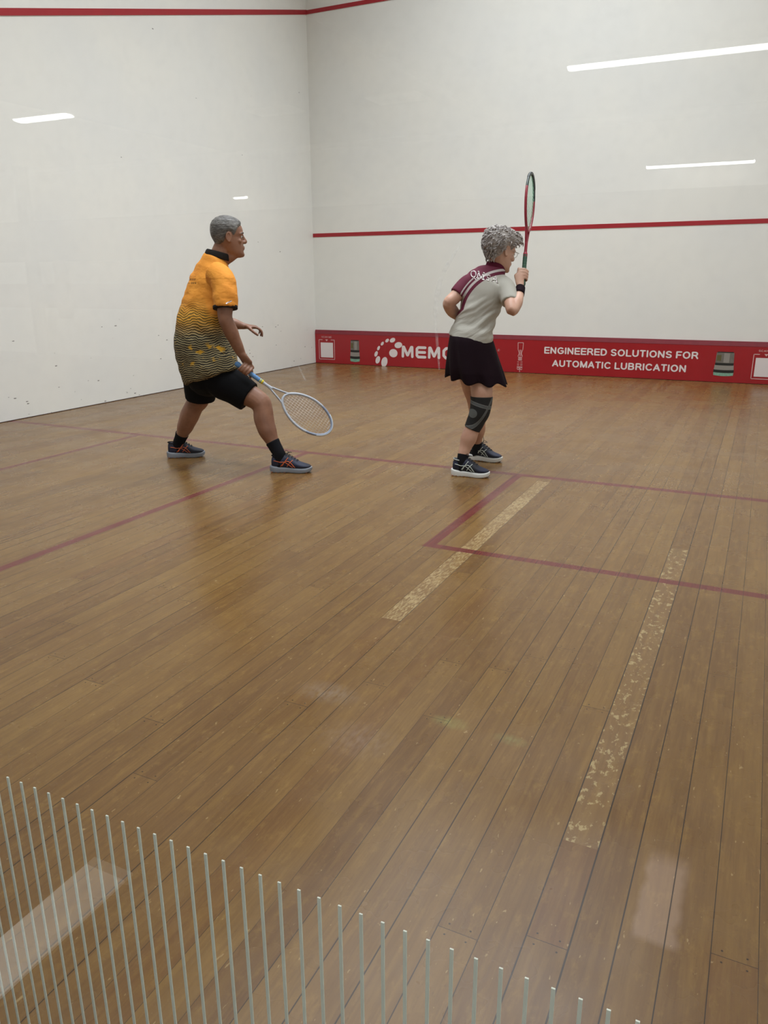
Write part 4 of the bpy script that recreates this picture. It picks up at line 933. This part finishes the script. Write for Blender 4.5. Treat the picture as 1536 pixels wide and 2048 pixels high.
sp = [tube([(-0.078, 0, .832), (-0.062, 0, .880), (-0.046, .006, .936), (-0.030, .010, .996), (-0.010, .02, 1.065), (0.004, .026, 1.13), (0.016, .032, 1.182), (0.042, .038, 1.224), (0.064, .043, 1.258), (0.070, .045, 1.275)],
           [(.150, .115), (.146, .110), (.130, .098), (.124, .094), (.140, .096), (.150, .094), (.150, .088), (.118, .074), (.072, .060), (.060, .055)], 28, 4, ref=SW, caps=False),
      tube([(-0.05, 0.06, 1.195), (-0.095, 0.055, 1.172), (-0.130, 0.04, 1.142), (-0.156, 0.025, 1.112)], [.058, .060, .059, .057], 20, 5, caps=False),
      tube([(0.09, 0.01, 1.180), (0.128, -0.03, 1.160), (0.150, -0.07, 1.122), (0.160, -0.12, 1.072)], [.060, .058, .054, .052], 20, 5, caps=False)]
wsh = fuse('polo_shirt', sp, M['shirt_w'], wo, 0.0055, 7, folds_w)
cl = [(0.072 + 0.056 * cos(a), 0.046 + 0.056 * sin(a), 1.283 - 0.012 * cos(a)) for a in [2 * pi * i / 32 for i in range(32)]]
MB().add(tube(cl, [(0.022, 0.005)] * 32, 10, closed=True, ref=(0, 0, 1))).build('collar', M['maroon'], wo)
# four serif capitals across the shoulders
let = MB(); SER = {'Q': [arc(0.0, 0.5, 0.42, 0.5, 0, 360, 16), [(0.05, 0.12), (0.45, -0.22)]], 'M': [[(-0.5, 0), (-0.42, 1), (0, 0.05), (0.42, 1), (0.5, 0)], [(-0.62, 0), (-0.36, 0)], [(0.36, 0), (0.64, 0)], [(-0.55, 1), (-0.38, 1)], [(0.38, 1), (0.56, 1)]],
      'S': [arc(0.0, 0.75, 0.27, 0.24, 20, 250, 10) + arc(0.0, 0.26, 0.30, 0.25, 80, -160, 10)], 'A': [[(-0.42, 0), (0.02, 1), (0.42, 0)], [(-0.22, 0.38), (0.26, 0.38)], [(-0.55, 0), (-0.28, 0)], [(0.28, 0), (0.56, 0)]]}
for ch, lx, lz, hgt in (('Q', -0.064, 1.221, 0.037), ('M', -0.020, 1.212, 0.037), ('S', 0.026, 1.202, 0.031), ('A', 0.068, 1.192, 0.035)):
    for L_ in SER[ch]:
        dense = []
        for a, b in zip(L_[:-1], L_[1:]): dense += [(lerp(a[0], b[0], u / 3), lerp(a[1], b[1], u / 3)) for u in range(3)]
        dense.append(L_[-1]); pts = [(lx + p * hgt * 0.95 + q * 0.004, lz + q * hgt - p * 0.009) for p, q in dense]
        k0 = len(let.v); let.add(stroke(pts, 0.0031, 0.0, roundness=2)); 
let.v = [(a, 0, b) for a, b, c in let.v]
drape(wsh, let, (0, 1, 0), 0.0022).build('shirt_lettering', M['print_white'], wo)['label'] = 'white letters QMSA across the shoulders'
# skirt: flared panels
def skirt():
    n, m = 96, 26; v = []; f = []
    for i in range(m + 1):
        u = i / m; z = lerp(0.868, 0.585, u)
        cx = lerp(-0.066, -0.020, u ** 1.2); rs = lerp(0.138, 0.192, u ** 0.9); rf = lerp(0.112, 0.175, min(1, u * 1.3) ** 0.6)
        for j in range(n):
            a = 2 * pi * j / n; fl_ = (0.012 * sin(a * 9 + 0.6) + 0.008 * sin(a * 5 + 2)) * u ** 1.5 * (1 + 0.3 * sin(a * 2))
            A1 = cos(a) * (rs + fl_); A2 = sin(a) * (rf + fl_); p = SW * A1 + V((0.57, 0.82, 0)) * A2
            zz = z - (0.012 * sin(a * 9 + 0.6) + 0.010 * cos(a - 0.6)) * u + 0.05 * max(0, -p.x / 0.19) * u ** 2 * 0.35
            v.append((cx + p.x, p.y + 0.01 * u, zz - 0.16 * p.x * (1 - u) * 0.5))
    for i in range(m):
        for j in range(n): f.append((i * n + j, i * n + (j + 1) % n, (i + 1) * n + (j + 1) % n, (i + 1) * n + j))
    return v, f
sk = MB().add(skirt()).build('skirt', M['dark_maroon'], wo); sm = sk.modifiers.new('thick', 'SOLIDIFY'); sm.thickness = 0.003; sm.offset = -1
# knee brace
def mat_brace():
    g = NT('black_and_grey_knee_brace'); co = g.coords(); x, y, z = g.xyz(co); f = g.math
    def band(expr, w, c, col):
        a = f('ABSOLUTE', expr); col = g.mix(f('LESS_THAN', a, w + 0.0016), col, S(150, 150, 146)); return g.mix(f('LESS_THAN', a, w), col, S(84, 88, 90))
    col = g.mix(0.0, S(16, 17, 20), S(16, 17, 20))
    col = band(f('SUBTRACT', z, f('ADD', 0.458, f('MULTIPLY', x, -0.30))), 0.0085, None, col)
    xx = f('ADD', x, 0.05)
    col = band(f('SUBTRACT', z, f('ADD', 0.318, f('ADD', f('MULTIPLY', xx, 0.25), f('MULTIPLY', f('POWER', f('MAXIMUM', xx, 0.0), 2.0), 9.0)))), 0.011, None, col)
    d = f('SQRT', f('ADD', f('POWER', f('SUBTRACT', x, -0.042), 2.0), f('POWER', f('SUBTRACT', z, 0.405), 2.0)))
    col = g.mix(f('LESS_THAN', d, 0.028), col, S(92, 96, 96))
    g.base(col); g.set(Roughness=0.8); g.bump(g.noise(co, 300, 2), 0.2, 0.001); return g.m
kb = MB().add(tube([(0.011, -0.092, .503), (0.010, -0.094, .47), (0.002, -0.096, .41), (-0.020, -0.092, .35), (-0.042, -0.093, .298)], [.0705, .068, .065, .0575, .0525], 28, 6, ref=(1, 0, 0), caps=False)).build('knee_brace', mat_brace(), wo)
sm = kb.modifiers.new('thick', 'SOLIDIFY'); sm.thickness = 0.003
fwv = (V((0.222, -0.055, 1.135)) - V((0.214, -0.08, 1.115))).normalized()
dw = (ww - V((0.214, -0.08, 1.115))).normalized()
MB().add(tube([ww - dw * 0.060, ww - dw * 0.002], [(.035, .032), (.031, .029)], 22, 4, caps=False)).build('wristband', M['dark_maroon'], wo)
MB().add(tube([(-0.093, -0.120, .135), (-0.098, -0.129, .105), (-0.098, -0.132, .07), (-0.085, -0.135, .045)], [.0365, .0345, (.042, .032), (.052, .031)], 18, 4, ref=(1, 0, 0), caps=False)).build('sock', M['sock'], wo)
MB().add(tube([(-0.009, 0.298, .135), (-0.009, 0.312, .105), (-0.006, 0.318, .07), (0.004, .316, .045)], [.0345, .0335, (.042, .032), (.052, .031)], 18, 4, ref=(1, 0, 0), caps=False)).build('sock', M['sock'], wo)
wm_ = dict(upper=shoe_upper('dark_navy_mesh_upper', S(12, 14, 24), S(22, 28, 56)), sole=simple('white_foam_sole', S(214, 214, 210), 0.5, 0.03, 30), tread=simple('gum_rubber', S(150, 96, 66), 0.6), trim=simple('silver_collar_trim', S(150, 152, 146), 0.5),
           laces=simple('navy_laces', S(28, 28, 36), 0.7), marks=simple('silver_overlay', S(196, 204, 196), 0.4), sole_label='white foam sole')
shoe(wo, (-0.162, -0.118, 0), (0.076, -0.168, 0), wm_, wf=0.9, marks=MK)
shoe(wo, (-0.062, 0.345, 0), (0.164, 0.262, 0), wm_, wf=0.9, marks=MK, loops=True)
rmat2 = dict(grip=simple('dark_green_grip', S(52, 84, 66), 0.7), band=simple('red_band', S(150, 28, 50), 0.5), frame=simple('crimson_frame', S(138, 22, 42), 0.35), top=simple('dark_green_frame', S(32, 46, 42), 0.35),
             bumper=simple('black_bumper', S(26, 30, 30), 0.5), strings=simple('green_strings', S(150, 205, 172), 0.5))
racket_world(wo, AW - wd * 0.058, wd, (0.93, -0.28, 0.0), 'red and dark green squash racket with green strings held upright beside a head', rmat2, L=0.690, rv=0.008)
